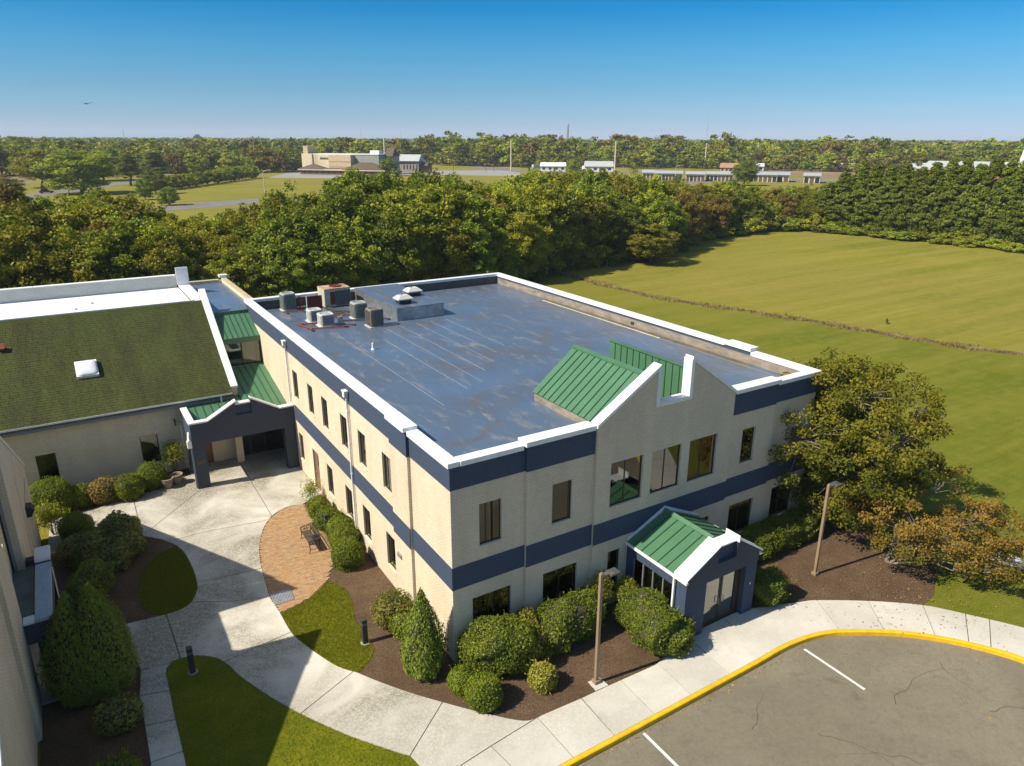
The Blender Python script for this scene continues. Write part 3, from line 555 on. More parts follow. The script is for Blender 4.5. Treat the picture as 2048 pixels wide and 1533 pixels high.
# ================================================================== ground materials
def grassmat(name, ca, cb, cc, big=.05, streak=None, bs=.8):
    m, t, b = nodes(name); p = pos(t)
    f1 = noise(t, p, big, 5, .6, .3); c = mix(t, ramp(t, f1, [(.35, 0), (.65, 1)]), ca, cb)
    if streak:
        ps = mapped(t, p, streak[0], (0, 0, streak[1])); c = mix(t, ramp(t, noise(t, ps, .5, 6, .65), [(.38, 0), (.62, .7)]), c, cc)
        c = mix(t, ramp(t, noise(t, mapped(t, p, (.12, 2.6, 1), (0, 0, streak[1])), .6, 5, .7), [(.35, .26), (.65, 0)]), c, (.03, .04, .0))
        c = mix(t, ramp(t, noise(t, p, .012, 4, .6), [(.42, 0), (.62, .5)]), c, (.25, .205, .045))
    c = mix(t, ramp(t, noise(t, p, .9, 5, .65), [(.45, 0), (.75, .55)]), c, cc)
    k = ramp(t, noise(t, p, 22, 3, .7), [(.3, .62), (.7, 1.22)]); c = mix(t, 1.0, c, k, 'MULTIPLY')
    t.links.new(c, b.inputs['Base Color']); b.inputs['Roughness'].default_value = .95; b.inputs['Specular IOR Level'].default_value = .1
    bump(t, b, noise(t, p, 14, 5, .7), bs, .06); return m
field = grassmat('mown_field', (.125, .150, .009), (.215, .205, .020), (.295, .248, .046), .03, ((.03, .6, 1), R(50)), 1.0)
lawnm = grassmat('lawn', (.098, .122, .005), (.155, .162, .007), (.225, .195, .016), .5, None)
def concrete():
    m, t, b = nodes('concrete'); p = pos(t); oi = t.nodes.new('ShaderNodeObjectInfo')
    base = mix(t, ramp(t, noise(t, p, .35, 5, .6), [(.3, 0), (.7, 1)]), (.50, .475, .42), (.60, .575, .51))
    v = N(t, 'ShaderNodeMath', operation='MULTIPLY_ADD', i_1=.10, i_2=.94); t.links.new(oi.outputs['Random'], v.inputs[0])
    cb = t.nodes.new('ShaderNodeCombineColor'); [t.links.new(v.outputs[0], cb.inputs[i]) for i in range(3)]
    c = mix(t, 1.0, base, cb.outputs[0], 'MULTIPLY')
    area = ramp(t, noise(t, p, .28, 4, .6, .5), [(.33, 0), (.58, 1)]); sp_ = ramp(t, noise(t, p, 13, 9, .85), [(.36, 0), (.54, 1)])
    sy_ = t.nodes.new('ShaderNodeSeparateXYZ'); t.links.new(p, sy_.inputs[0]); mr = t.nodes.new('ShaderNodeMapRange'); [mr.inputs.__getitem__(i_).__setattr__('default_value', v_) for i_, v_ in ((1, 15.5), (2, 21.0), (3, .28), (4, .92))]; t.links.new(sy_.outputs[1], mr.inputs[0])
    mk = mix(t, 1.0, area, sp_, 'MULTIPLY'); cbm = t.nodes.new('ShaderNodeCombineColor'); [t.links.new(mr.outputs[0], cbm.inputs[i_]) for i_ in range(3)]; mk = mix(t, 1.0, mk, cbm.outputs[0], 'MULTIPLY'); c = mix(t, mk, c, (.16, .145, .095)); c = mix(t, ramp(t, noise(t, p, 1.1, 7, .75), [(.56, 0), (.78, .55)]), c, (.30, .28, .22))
    c = mix(t, ramp(t, noise(t, p, 60, 3), [(.35, .14), (.5, 0)]), c, (.2, .18, .15))
    t.links.new(c, b.inputs['Base Color']); b.inputs['Roughness'].default_value = .9; b.inputs['Specular IOR Level'].default_value = .2; bump(t, b, noise(t, p, 45, 5), .25, .01); return m
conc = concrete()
def asphaltm(name, ca, cb):
    m, t, b = nodes(name); p = pos(t)
    c = mix(t, ramp(t, noise(t, p, .22, 5, .6, .4), [(.3, 0), (.7, 1)]), ca, cb)
    c = mix(t, 1.0, c, ramp(t, noise(t, p, 55, 4, .8), [(.25, .45), (.7, 1.45)]), 'MULTIPLY'); c = mix(t, ramp(t, noise(t, p, 7, 6, .75), [(.35, .35), (.6, 0)]), c, (.10, .09, .07)); c = mix(t, ramp(t, noise(t, p, .55, 7, .7, 1.2), [(.60, 0), (.72, .5)]), c, (.06, .05, .04))
    c = mix(t, ramp(t, noise(t, mapped(t, p, (.5, .12, 1), (0, 0, .4)), 1.6, 7, .7, 1.5), [(.495, 0), (.50, .5), (.505, 0)]), c, (.09, .075, .055))
    c = mix(t, ramp(t, noise(t, p, 2.5, 6, .75), [(.52, 0), (.72, .5)]), c, (.105, .092, .068)); c = mix(t, ramp(t, noise(t, p, .12, 5, .65, .8), [(.45, 0), (.62, .35)]), c, (.11, .098, .078))
    t.links.new(c, b.inputs['Base Color']); b.inputs['Roughness'].default_value = .9; b.inputs['Specular IOR Level'].default_value = .25; bump(t, b, noise(t, p, 70, 3), .5, .01); return m
asph = asphaltm('weathered_asphalt', (.175, .152, .105), (.228, .200, .142)); road = asphaltm('road_asphalt', (.17, .165, .155), (.22, .21, .2))
def mulchm():
    m, t, b = nodes('mulch'); p = pos(t); c = mix(t, ramp(t, noise(t, p, .8, 5), [(.3, 0), (.7, 1)]), (.100, .064, .038), (.145, .098, .060))
    k = ramp(t, noise(t, p, 26, 4, .75), [(.3, .35), (.72, 1.7)]); c = mix(t, 1.0, c, k, 'MULTIPLY'); t.links.new(c, b.inputs['Base Color']); b.inputs['Roughness'].default_value = 1; b.inputs['Specular IOR Level'].default_value = .1
    bump(t, b, noise(t, p, 24, 5, .75), 1.0, .06); return m
mulch = mulchm()
yellow = M('yellow_kerb_paint', (.74, .43, .010), .7, .16, 3.5, .4, 30); wpaint = M('white_road_paint', (.66, .66, .62), .7, .12, 6, .1, 60)
def smooth_line(pts, n=4):                                # Catmull-Rom through world points
    P = [Vector(p) for p in pts]; out = []
    for i in range(len(P)-1):
        a, b, c, d = P[max(i-1, 0)], P[i], P[i+1], P[min(i+2, len(P)-1)]
        for k in range(n):
            t = k/n; out.append(.5*((2*b)+(c-a)*t+(2*a-5*b+4*c-d)*t*t+(3*b-a-3*c+d)*t*t*t))
    return out+[P[-1]]
def px(pts): return [PZ(*p) for p in pts]
def cdt(loops, segs=()):                                  # constrained triangulation of outer loop + extra loops/segments
    V = []; E = []
    for lp in loops:
        b = len(V); V += [Vector((p[0], p[1])) for p in lp]; E += [(b+i, b+(i+1) % len(lp)) for i in range(len(lp))]
    for sg in segs:
        b = len(V); V += [Vector((p[0], p[1])) for p in sg]; E += [(b+i, b+i+1) for i in range(len(sg)-1)]
    r = delaunay_2d_cdt(V, E, [], 0, 1e-4); return r[0], r[1], r[2], r[4]
def inside(p, lp):
    x, y = p[0], p[1]; c = False; n = len(lp)
    for i in range(n):
        a, b = lp[i], lp[(i+1) % n]
        if (a[1] > y) != (b[1] > y) and x < (b[0]-a[0])*(y-a[1])/(b[1]-a[1])+a[0]: c = not c
    return c
def sheet(name, loop, m, z, parent=None, holes=(), skirt=0, kind='structure'):
    v, e, f, oe = cdt([loop, *holes]); g = []
    for t_ in f:
        c = sum((v[i] for i in t_), Vector((0, 0)))/len(t_)
        if inside(c, loop) and not any(inside(c, h) for h in holes): g.append(tuple(t_))
    mb = MB().add([(p.x, p.y, z) for p in v], g)
    if skirt:
        n = len(loop); mb.add([(p[0], p[1], z) for p in loop]+[(p[0], p[1], z-skirt) for p in loop], [(i, (i+1) % n, (i+1) % n+n, i+n) for i in range(n)])
    o = mb.build(name, m, parent)
    if kind and parent is None: o['kind'] = kind
    return o
def slabs(base, loop, segs, z, th=.10, gap=.017, m=None, name='slab'):
    segs = [[Vector(q[0])+(Vector(q[0])-Vector(q[1])).normalized()*.45, *q[1:-1], Vector(q[-1])+(Vector(q[-1])-Vector(q[-2])).normalized()*.45] for q in segs]
    v, e, f, oe = cdt([loop], segs); con = {tuple(sorted(ed)) for ed, o in zip(e, oe) if o}
    tris = [t for t in f if inside(sum((v[i] for i in t), Vector((0, 0)))/len(t), loop)]
    em = {}
    for i, t in enumerate(tris):
        for k in range(len(t)): em.setdefault(tuple(sorted((t[k], t[(k+1) % len(t)]))), []).append(i)
    seen = set()
    for s0 in range(len(tris)):
        if s0 in seen: continue
        comp = [s0]; seen.add(s0)
        for i in comp:
            t = tris[i]
            for k in range(len(t)):
                ed = tuple(sorted((t[k], t[(k+1) % len(t)])))
                if ed in con: continue
                for j in em[ed]:
                    if j not in seen: seen.add(j); comp.append(j)
        bm = bmesh.new(); vm = {}
        for i in comp:
            for k in tris[i]:
                if k not in vm: vm[k] = bm.verts.new((v[k].x, v[k].y, z))
            try: bm.faces.new([vm[k] for k in tris[i]])
            except ValueError: pass
        area = sum(fc.calc_area() for fc in bm.faces)
        if area < .03: bm.free(); continue
        bmesh.ops.recalc_face_normals(bm, faces=bm.faces)
        if bm.faces[:][0].normal.z < 0: bmesh.ops.reverse_faces(bm, faces=bm.faces)
        r = bmesh.ops.inset_region(bm, faces=list(bm.faces), thickness=gap, use_even_offset=True, use_boundary=True)
        bmesh.ops.delete(bm, geom=r['faces'], context='FACES')
        ex_ = bmesh.ops.extrude_face_region(bm, geom=list(bm.faces)); 
        for q_ in ex_['geom']:
            if isinstance(q_, bmesh.types.BMVert): q_.co.z -= th
        me = bpy.data.meshes.new(name); ro = rootloc(base)
        for q_ in bm.verts: q_.co -= ro
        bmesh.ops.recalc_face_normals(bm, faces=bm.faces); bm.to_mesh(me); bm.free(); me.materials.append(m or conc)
        o = link(bpy.data.objects.new(name, me)); o.parent = base
# ------------------------------------------------------------------ kerb line and car park
ZL = -.13                                                # car-park level; the walks stand a kerb above it
kb = smooth_line([(-40, 14.32, 0), (0, 14.3, 0), (10.9, 14.3, 0), (19.2, 14.33, 0), (21.4, 14.38, 0), (22.75, 14.28, 0), (23.84, 14.02, 0), (24.8, 13.55, 0), (26.45, 12.43, 0), (27.74, 11.12, 0), (28.65, 9.75, 0), (29.05, 8.7, 0), (29.25, 6.5, 0), (29.3, 3, 0), (29.3, -40, 0)], 5)
def offset(line, d):
    out = []
    for i, p in enumerate(line):
        t = (line[min(i+1, len(line)-1)]-line[max(i-1, 0)]); t.z = 0; t.normalize(); out.append(p+Vector((t.y, -t.x, 0))*d)
    return out
kf = offset(kb, .16)                                      # front face of the kerb, towards the asphalt
lot = [(p.x, p.y) for p in kf]+[(29.3-.16, -55), (-40, -55)]
sheet('car_park', lot, asph, ZL)
big = [(-7000, -7000), (7000, -7000), (7000, 7000), (-7000, 7000)]
sheet('ground', big, field, 0.0, holes=[[(p.x, p.y) for p in kb]+[(29.3, -54.9), (-39.9, -54.9)]])
kr = T('kerb', 'yellow painted kerb curving round the car park', 'kerb', (20, 14.3, 0)); segs_ = []
cur = [0]; acc = 0
for i in range(1, len(kb)):
    acc += (kb[i]-kb[i-1]).length
    if acc > 2.4 or i == len(kb)-1: cur.append(i); acc = 0
for a, b in zip(cur[:-1], cur[1:]):
    if kb[a].x < -39.5 or kb[a].y < -36: continue
    mb = MB(); n = b-a+1
    for i in range(a, b+1): k, q_ = kb[i], kf[i]; mb.v += [(k.x, k.y, ZL-.02), (k.x, k.y, .062), (k.x*.2+q_.x*.8, k.y*.2+q_.y*.8, .062), (q_.x, q_.y, .035), (q_.x, q_.y, ZL-.02)]
    for i in range(n-1):
        for j in range(4): mb.f.append((i*5+j, i*5+j+1, (i+1)*5+j+1, (i+1)*5+j))
    mb.f += [(0, 1, 2, 3, 4), tuple((n-1)*5+j for j in (4, 3, 2, 1, 0))]
    mb.build('kerb_stone', yellow, kr)
for (u0, v0), (u1, v1) in (((1607, 1297), (1729, 1380)), ((1283, 1466), (1360, 1535))):
    a, b = PZ(u0, v0, ZL), PZ(u1, v1, ZL); x = (a.x+b.x)/2; ln = a.y-b.y if u0 > 1500 else 5.2
    tag(MB().box((x-.055, a.y-ln, ZL+.001), (x+.055, a.y-.05, ZL+.005)).build('parking_line', wpaint), 'white parking line meeting the yellow kerb %s' % ('near the lamp post' if u0 < 1500 else 'opposite the entrance porch'), 'parking line', 'parking lines on the asphalt')
# ------------------------------------------------------------------ courtyard concrete
patio_edge = [(604.7, 1011), (583, 1014), (564, 1021), (543.6, 1035), (528, 1058), (520, 1090), (521, 1124), (530, 1160), (540, 1195.5), (551, 1213), (561, 1228)]
lawn1_edge = [(561, 1228), (582, 1265), (602, 1285), (643, 1315), (678, 1336), (716.6, 1348)]
mulch_edge = [(716.6, 1348), (760, 1366), (822, 1388), (887, 1407), (950, 1424), (1010, 1438), (1043, 1443.5), (1060, 1443)]
lawn3_edge = [(821, 1515), (785, 1504), (694, 1472), (599.6, 1429), (541, 1397), (480, 1355), (458, 1334), (432.6, 1319), (397, 1314), (364, 1319), (343.5, 1328), (333, 1345), (338, 1372), (351, 1435), (373, 1530)]
lawn2_r = [(333, 1231), (362, 1221), (382, 1207), (393, 1185), (394, 1170), (387, 1143), (370, 1109), (351, 1092)]
W = lambda pts: [PZ(*p) for p in pts]
V3 = lambda *a: Vector((*a, 0))
sm = lambda pts, n=4: smooth_line(W(pts), n)
walk_in = smooth_line([V3(22.46, 16.62), *W([(1600, 1206), (1632, 1202.5), (1735, 1204), (1842, 1212), (1926, 1229), (2048, 1258)]), V3(31.6, 8.4), V3(31.9, 6), V3(32, 2), V3(32, -40)], 5)
kin = [p for p in kb if p.x > 7.3][::-1]
out = W([(100, 1040), (141, 1032), (200, 1016), (265, 998), (328, 972), (372, 955)])+[V3(4.35, 42.9), V3(4.35, 43.98), V3(10.14, 43.98), V3(10.14, 36.4)]
out += sm(patio_edge)+sm(lawn1_edge)[1:]+sm(mulch_edge)[1:]+W([(1162, 1399), (1216, 1374), (1310, 1332)])+[V3(18.2, 16.5), V3(19.45, 16.8), V3(22.3, 16.8)]+walk_in
out += kin+[V3(7.25, 14.32), V3(7.2, 15.2)]+sm(lawn3_edge)+[V3(.45, 15), V3(-.55, 15)]+W([(301.5, 1530), (290, 1455), (279, 1394), (281, 1343), (254.5, 1282), (244, 1252)])
out += sm(lawn2_r)+W([(323, 1081), (284, 1074)])+[V3(-.6, 36.6), V3(-3.0, 37.2)]
J = [[(707.7, 1345), (599, 1432)], [(887, 1404), (818, 1518)], [(382, 1206), (450, 1206), (541, 1196)], [(397, 1168), (519, 1140), (524, 1138)], [(332, 1228), (362, 1321)], [(279, 1345), (340, 1328), (364, 1317)],
     [(277, 1395), (343, 1383)], [(288, 1455.5), (354, 1441)], [(303, 1528), (370, 1504)], [(446, 1328), (500, 1303), (586, 1265)], [(137, 1030), (143, 1062), (145, 1075)], [(266, 996), (286, 1076)], [(286, 1074), (340, 1030), (397, 985), (400, 982)],
     [(335, 1085), (420, 1064), (522, 1045), (534, 1042)], [(470, 910), (503, 965), (545, 1036)], [(1071, 1440), (982, 1495), (900, 1548), (872, 1566)], [(1076, 1439), (1141, 1511), (1160, 1530)], [(982, 1495), (1040, 1552), (1052, 1563)],
     [(1160, 1397), (1231, 1476)], [(1240, 1361), (1310, 1432)], [(1317, 1330), (1383, 1392)], [(1390, 1290), (1455, 1347)], [(1460, 1250), (1530, 1309)], [(1542, 1236), (1603, 1284)], [(1631, 1200), (1680, 1264)], [(1735, 1202), (1769, 1265)], [(1844, 1210), (1872, 1278)], [(1930, 1226), (1938, 1293)], [(1978, 1238), (1982, 1302)], [(390, 985), (605, 940)]]
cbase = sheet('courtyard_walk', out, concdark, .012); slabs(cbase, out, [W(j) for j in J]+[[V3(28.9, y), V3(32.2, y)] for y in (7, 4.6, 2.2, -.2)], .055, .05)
# lamp pad and far walk on the right
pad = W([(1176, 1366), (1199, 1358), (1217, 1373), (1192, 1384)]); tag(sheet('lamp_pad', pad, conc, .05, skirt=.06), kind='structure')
fw = [*smooth_line(W([(1880, 1065), (1920, 1080), (1985, 1100), (2048, 1121)]), 3), V3(46, 9), V3(52, 4), V3(52, 2.4), V3(45, 7.6), *W([(2048, 1142), (1985, 1121), (1920, 1100), (1884, 1090)])]
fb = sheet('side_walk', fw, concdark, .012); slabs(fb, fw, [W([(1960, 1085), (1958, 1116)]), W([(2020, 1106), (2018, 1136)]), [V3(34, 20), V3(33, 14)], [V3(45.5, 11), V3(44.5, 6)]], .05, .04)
# ------------------------------------------------------------------ planting beds and lawns
bed = sm(patio_edge)+sm(lawn1_edge)[1:]+sm(mulch_edge)[1:]+W([(1162, 1399), (1216, 1374), (1310, 1332)])+[V3(18.2, 16.5), V3(18.6, 17.2), V3(20, 21), V3(11, 21), V3(11, 36.4)]
sheet('planting_bed', bed, mulch, .02)
rbed = [V3(22.3, 16.7), *[p for p in walk_in[:16]], *W([(1845, 1213), (1868, 1190), (1872, 1140), (1850, 1085)]), V3(31.5, 20), V3(31.2, 23), V3(30, 22), V3(22.2, 21)]
sheet('side_bed', rbed, mulch, .02)
lbed = W([(284, 1074), (323, 1081), (351, 1092)])[::1]+sm(lawn2_r)[::-1]+W([(244, 1252), (254.5, 1282), (281, 1343), (279, 1394), (290, 1455), (301.5, 1530)])+[V3(-.6, 15), V3(-3.3, 15), V3(-3.3, 37.0), V3(-.6, 36.6)]
sheet('courtyard_bed', lbed, mulch, .02)
wbed = W([(100, 1040), (141, 1032), (200, 1016), (265, 998), (328, 972), (372, 955)])+[V3(4.35, 42.9), V3(4.35, 44.05), V3(-3.3, 44.05), V3(-3.3, 41.3)]
sheet('wall_bed', wbed, mulch, .02)
lawn1 = sm(lawn1_edge)+smooth_line(W([(716.6, 1346), (734.5, 1328), (747.5, 1304), (743, 1288), (720.5, 1255), (709, 1237), (704, 1206), (691, 1179), (672, 1169), (655, 1163)]), 3)+sm([(655, 1164), (633, 1186), (607, 1205), (563, 1227)], 3)
lawn2 = sm(lawn2_r)+sm([(352, 1096), (326, 1106), (300, 1125), (280, 1158), (278.6, 1180), (282.5, 1209), (294, 1225), (308, 1231)], 3)
lawn3 = [V3(7.2, 14.32), V3(7.15, 15.2)]+sm(lawn3_edge)+[V3(.5, 15), V3(.5, 14.32)]
LAWNS = []
for nm, lp in (('patio_lawn', lawn1), ('island_lawn', lawn2), ('front_lawn', lawn3)): sheet(nm, lp, lawnm, .035, skirt=.02); LAWNS.append(lp)
# ------------------------------------------------------------------ brick patio
patio = sm(patio_edge)+sm([(563, 1227), (607, 1205), (633, 1186), (655, 1163)], 3)+sm([(656, 1152), (666, 1131), (668, 1118), (666, 1085), (650, 1065), (634, 1057), (622, 1033), (606, 1011)], 3)
pb = sheet('brick_patio', patio, concdark, .03)
def paver():
    m, t, b = nodes('clay_paver'); at = N(t, 'ShaderNodeAttribute', attribute_name='v'); c = ramp(t, at.outputs['Fac'], [(0, (.26, .175, .11)), (.12, (.345, .205, .10)), (.55, (.375, .225, .11)), (.9, (.41, .255, .13)), (1, (.33, .25, .16))])
    t.links.new(mix(t, 1.0, c, ramp(t, noise(t, pos(t), 9, 4), [(.3, .8), (.7, 1.12)]), 'MULTIPLY'), b.inputs['Base Color']); b.inputs['Roughness'].default_value = .9; bump(t, b, noise(t, pos(t), 60, 3), .3, .01); return m
Q = []; rv_ = []; rr = random.Random(3); gz = .052
lp2 = [(p.x, p.y) for p in patio]; ang = R(-6); ca, sa = math.cos(ang), math.sin(ang)
for i in range(-60, 60):
    for j in range(-110, 110):
        x, y = (i+(j % 2)*.5)*.205, j*.105; X_, Y_ = 7.3+x*ca-y*sa, 31.3+x*sa+y*ca
        if not inside((X_, Y_), lp2): continue
        c = []
        for dx, dy in ((-.098, -.048), (.098, -.048), (.098, .048), (-.098, .048)): c.append((X_+dx*ca-dy*sa, Y_+dx*sa+dy*ca))
        dz = rr.uniform(-.003, .003); v_ = rr.random(); Q.append([(a, b, gz+dz) for a, b in c]); rv_.append(v_)
        for k in range(4): a, b = c[k], c[(k+1) % 4]; Q.append([(a[0], a[1], gz+dz), (b[0], b[1], gz+dz), (b[0], b[1], gz-.02), (a[0], a[1], gz-.02)]); rv_.append(v_)
quads_mesh('pavers', Q, paver(), rv_, pb)['kind'] = 'stuff'
# diamond-plate drain cover
dp = T('drain_cover', 'steel diamond-plate cover set at the edge of the brick patio', 'drain cover', PZ(*c2(335, 215)))
c4 = W([c2(235, 205), c2(395, 155), c2(432, 240), c2(275, 290)]); MB().prism([(p.x, p.y, .055) for p in c4], (0, 0, .022)).build('plate', steel, dp)
mb = MB()
for i in range(12):
    for j in range(7):
        a, b = (i+.5)/12, (j+.5)/7; p = c4[0]*(1-a)*(1-b)+c4[1]*a*(1-b)+c4[2]*a*b+c4[3]*(1-a)*b; e_ = Vector((.035, .035 if (i+j) % 2 else -.035, 0)); mb.bar((p.x-e_.x, p.y-e_.y, .079), (p.x+e_.x, p.y+e_.y, .079), .02, .008)
mb.build('tread', M('bright_steel', (.6, .6, .6), .25, .1, 3, 0, metal=.8), dp)
# ------------------------------------------------------------------ ditch across the field
dl = smooth_line(W([(1128, 549), (1190, 566), (1320, 597), (1450, 617), (1600, 640), (1730, 662), (1880, 688), (2048, 712)])+[V3(82, 10), V3(88, -20)], 8)
mb = MB(); rd = random.Random(8); n = len(dl)
for i, p in enumerate(dl):
    t_ = (dl[min(i+1, n-1)]-dl[max(i-1, 0)]).normalized(); s_ = Vector((t_.y, -t_.x, 0)); w1, w2 = rd.uniform(.18, .4), rd.uniform(.2, .6); mb.v += [tuple(p+s_*w1+Vector((0, 0, .01))), tuple(p+s_*.1+Vector((0, 0, .05+rd.random()*.06))), tuple(p-s_*.15+Vector((0, 0, .10+rd.random()*.18))), tuple(p-s_*w2+Vector((0, 0, .01)))]
for i in range(n-1):
    for j in range(3): mb.f.append((i*4+j, i*4+j+1, (i+1)*4+j+1, (i+1)*4+j))
dm = M('dry_grass_bank', (.085, .065, .025), .95, .45, .8, .6, 20, col2=(.15, .11, .05)); mb.build('ditch', dm)['kind'] = 'structure'

# greener strip of lawn between the office building, the side walk and the ditch
near = grassmat('near_lawn', (.098, .132, .006), (.150, .168, .012), (.215, .195, .030), .06, ((.05, .5, 1), R(50)), .9)
nl = [V3(32.05, -39), V3(86, -39)]+[p-Vector((0, 0, p.z)) for p in dl[::-1] if p.y > -19]+[V3(40, 84), V3(12, 75), V3(12, 52), V3(31, 52), V3(31, 24)]
nl = nl+[p for p in W([(1850, 1085), (1872, 1140), (1868, 1190)])]+[p for p in walk_in[15:]]
sheet('near_lawn', nl, near, .006)

rc = random.Random(12); cm = M('crack_dark', (.05, .045, .038), .95, .2, 5, 0); cp_ = bpy.data.objects['car_park']  # thin dark ribbons laid flat as cracks in the asphalt
for x, y, a, n in ((22.5, 10.2, .5, 26), (25.0, 8.4, -.35, 30), (19.0, 11.0, -.9, 22), (26.3, 10.8, -1.9, 16), (21.0, 8.2, 2.8, 20), (17.2, 12.2, .2, 14)):
    L_, R_ = [], []
    for i in range(n): a += rc.uniform(-.45, .45); x += math.cos(a)*.16; y += math.sin(a)*.16; w = .009*(1-i/n)+.003; L_.append((x-w*math.sin(a), y+w*math.cos(a), ZL+.002)); R_.append((x+w*math.sin(a), y-w*math.cos(a), ZL+.002))
    MB().add(L_+R_, [(i, i+1, n+i+1, n+i) for i in range(n-1)]).build('crack', cm, cp_)
# ================================================================== foliage
def unit(a): return a/np.maximum(np.linalg.norm(a, axis=1, keepdims=True), 1e-6)
def leafquads(rng, P, Nn, s, asp=.55, tilt=.7, along=None):
    n = len(P); nn_ = unit(Nn+tilt*rng.normal(size=(n, 3))); t = rng.normal(size=(n, 3)) if along is None else np.asarray(along)+.5*rng.normal(size=(n, 3))
    t = unit(t-nn_*np.sum(t*nn_, 1, keepdims=True)); b = np.cross(nn_, t); s = np.asarray(s).reshape(-1, 1)*np.ones((n, 1))
    return np.stack([P-t*s, P+b*s*asp, P+t*s, P-b*s*asp], 1)
def lump(rng, d, k=5, amp=.1):                            # cheap smooth noise on directions
    f = np.zeros(len(d))
    for _ in range(k): w = rng.normal(size=3)*2.6; f += np.sin(d@w*1.7+rng.uniform(0, 6.28))
    return 1+amp*f/math.sqrt(k)
def shell(rng, lobes, dens, p=2.4, amp=.07, depth=.10):
    PP, NN = [], []
    for (cx, cy, cz, rx, ry, rz) in lobes:
        area = 4*math.pi*((rx*ry)**1.6/3+(rx*rz)**1.6/3+(ry*rz)**1.6/3)**(1/1.6); n = int(area*dens)
        d = unit(rng.normal(size=(n, 3))); q_ = 1/(np.abs(d)**p).sum(1)**(1/p)
        r = q_*lump(rng, d, amp=amp)*(1-depth*rng.random(n)**1.5); P = d*r[:, None]*np.array([rx, ry, rz])+np.array([cx, cy, cz])
        keep = P[:, 2] > .03
        for l in lobes:
            if l is (cx, cy, cz, rx, ry, rz) or l == (cx, cy, cz, rx, ry, rz): continue
            e = (P-np.array(l[:3]))/np.array(l[3:]); keep &= (np.abs(e)**p).sum(1) > .72
        PP.append(P[keep]); NN.append(unit(d/np.array([rx, ry, rz]))[keep])
    return np.concatenate(PP), np.concatenate(NN)
twig = M('twigs', (.055, .050, .022), .95, .3, 9, .3, 30, world=False); bark = M('bark', (.13, .105, .08), .9, .25, 5, .5, 30, world=False); barkp = M('pale_bark', (.34, .29, .23), .85, .2, 5, .4, 30, world=False)
LM = dict(box=leafmat('boxwood_leaf', (0.094, 0.139, 0.011), (0.223, 0.261, 0.018), .22, .10), holly=leafmat('holly_leaf', (0.070, 0.105, 0.013), (0.203, 0.221, 0.022), .15, .08, .38), azal=leafmat('azalea_leaf', (0.101, 0.115, 0.014),(0.284, 0.243, 0.046), .3, .1), nand=leafmat('nandina_leaf', (0.135, 0.176, 0.018),(0.311, 0.297, 0.035), .35, .1),
          rhod=leafmat('rhododendron_leaf', (0.106, 0.135, 0.030), (0.270, 0.262, 0.061), .15, .08, .4), arb=leafmat('arborvitae_leaf', (0.097, 0.152, 0.019), (0.240, 0.270, 0.030), .2, .06), gold=leafmat('gold_leaf', (0.230, 0.230, 0.030),(0.432, 0.378, 0.071), .3, .1), dry=leafmat('dry_leaf', (0.176, 0.149, 0.030),(0.365, 0.230, 0.071), .25, .1),
          jun=leafmat('juniper_leaf', (0.103, 0.170, 0.027), (0.274, 0.320, 0.051), .25, .1))
RNG = np.random.default_rng(11)
def shrub(name, label, lobes, kind, leaf=.045, dens=900, asp=.6, tilt=.7, p=2.4, amp=.07, depth=.12, core=.86, along=None, group=None, cat='shrub', extra=None):
    c = np.mean([[l[0], l[1]] for l in lobes], 0); root = T(name, label, cat, (c[0], c[1], 0), group)
    P, Nn = shell(RNG, lobes, dens, p, amp, depth); q_ = leafquads(RNG, P, Nn, leaf*RNG.uniform(.6, 1.25, len(P)), asp, tilt, None if along is None else np.tile(along, (len(P), 1)))
    w3 = RNG.normal(size=(3, 4))*3.2; v = np.clip(RNG.normal(.45, .2, len(P))+.16*np.sin(P@w3).sum(1)/1.4, 0, 1); ro = np.array([c[0], c[1], 0])
    quads_mesh('foliage', q_-ro, LM[kind], v, root)
    if core:
        mb = MB()
        for l in lobes:
            n0 = len(mb.v); nz, na = 7, 12
            for i in range(nz+1):
                th = math.pi*i/nz
                for k in range(na):
                    d = (math.sin(th)*math.cos(2*math.pi*k/na), math.sin(th)*math.sin(2*math.pi*k/na), math.cos(th)); r = core/(sum(abs(x)**p for x in d)**(1/p)); mb.v.append((l[0]+d[0]*r*l[3], l[1]+d[1]*r*l[4], max(.0, l[2]+d[2]*r*l[5])))
            for i in range(nz):
                for k in range(na): mb.f.append((n0+i*na+k, n0+i*na+(k+1) % na, n0+(i+1)*na+(k+1) % na, n0+(i+1)*na+k))
        mb.build('branches', twig, root)
    if core > .8 and along is None and leaf < .06:             # stray shoots breaking the clipped outline
        k = RNG.integers(0, len(P), len(P)//70); S_ = np.repeat(P[k], 5, 0)+np.repeat(Nn[k]+np.array([0, 0, .6]), 5, 0)*(np.tile(np.linspace(.02, .14, 5), len(k))*np.repeat(RNG.uniform(.3, 1.2, len(k)), 5))[:, None]
        quads_mesh('shoots', leafquads(RNG, S_-ro, np.tile([0, 0, 1.], (len(S_), 1)), leaf*.8, asp, 1.0), LM[kind], np.clip(RNG.normal(.75, .2, len(S_)), 0, 1), root)['kind'] = 'stuff'
    mb = MB()
    for _ in range(3): a = RNG.uniform(-.06, .06, 2); mb.tube([(c[0]+a[0], c[1]+a[1], -.02), (c[0]+a[0]*3, c[1]+a[1]*3, max(.15, lobes[0][2]*.8))], [.025, .012], 5)
    mb.build('stem', bark, root)
    return root
def ball(u_, v_, rp, zf=.82):
    z = .5
    for _ in range(5): P = PZ(u_, v_, z); r = rp*math.sqrt(P.x**2+P.y**2+(H-z)**2)/F; z = r*zf
    return P.x, P.y, r
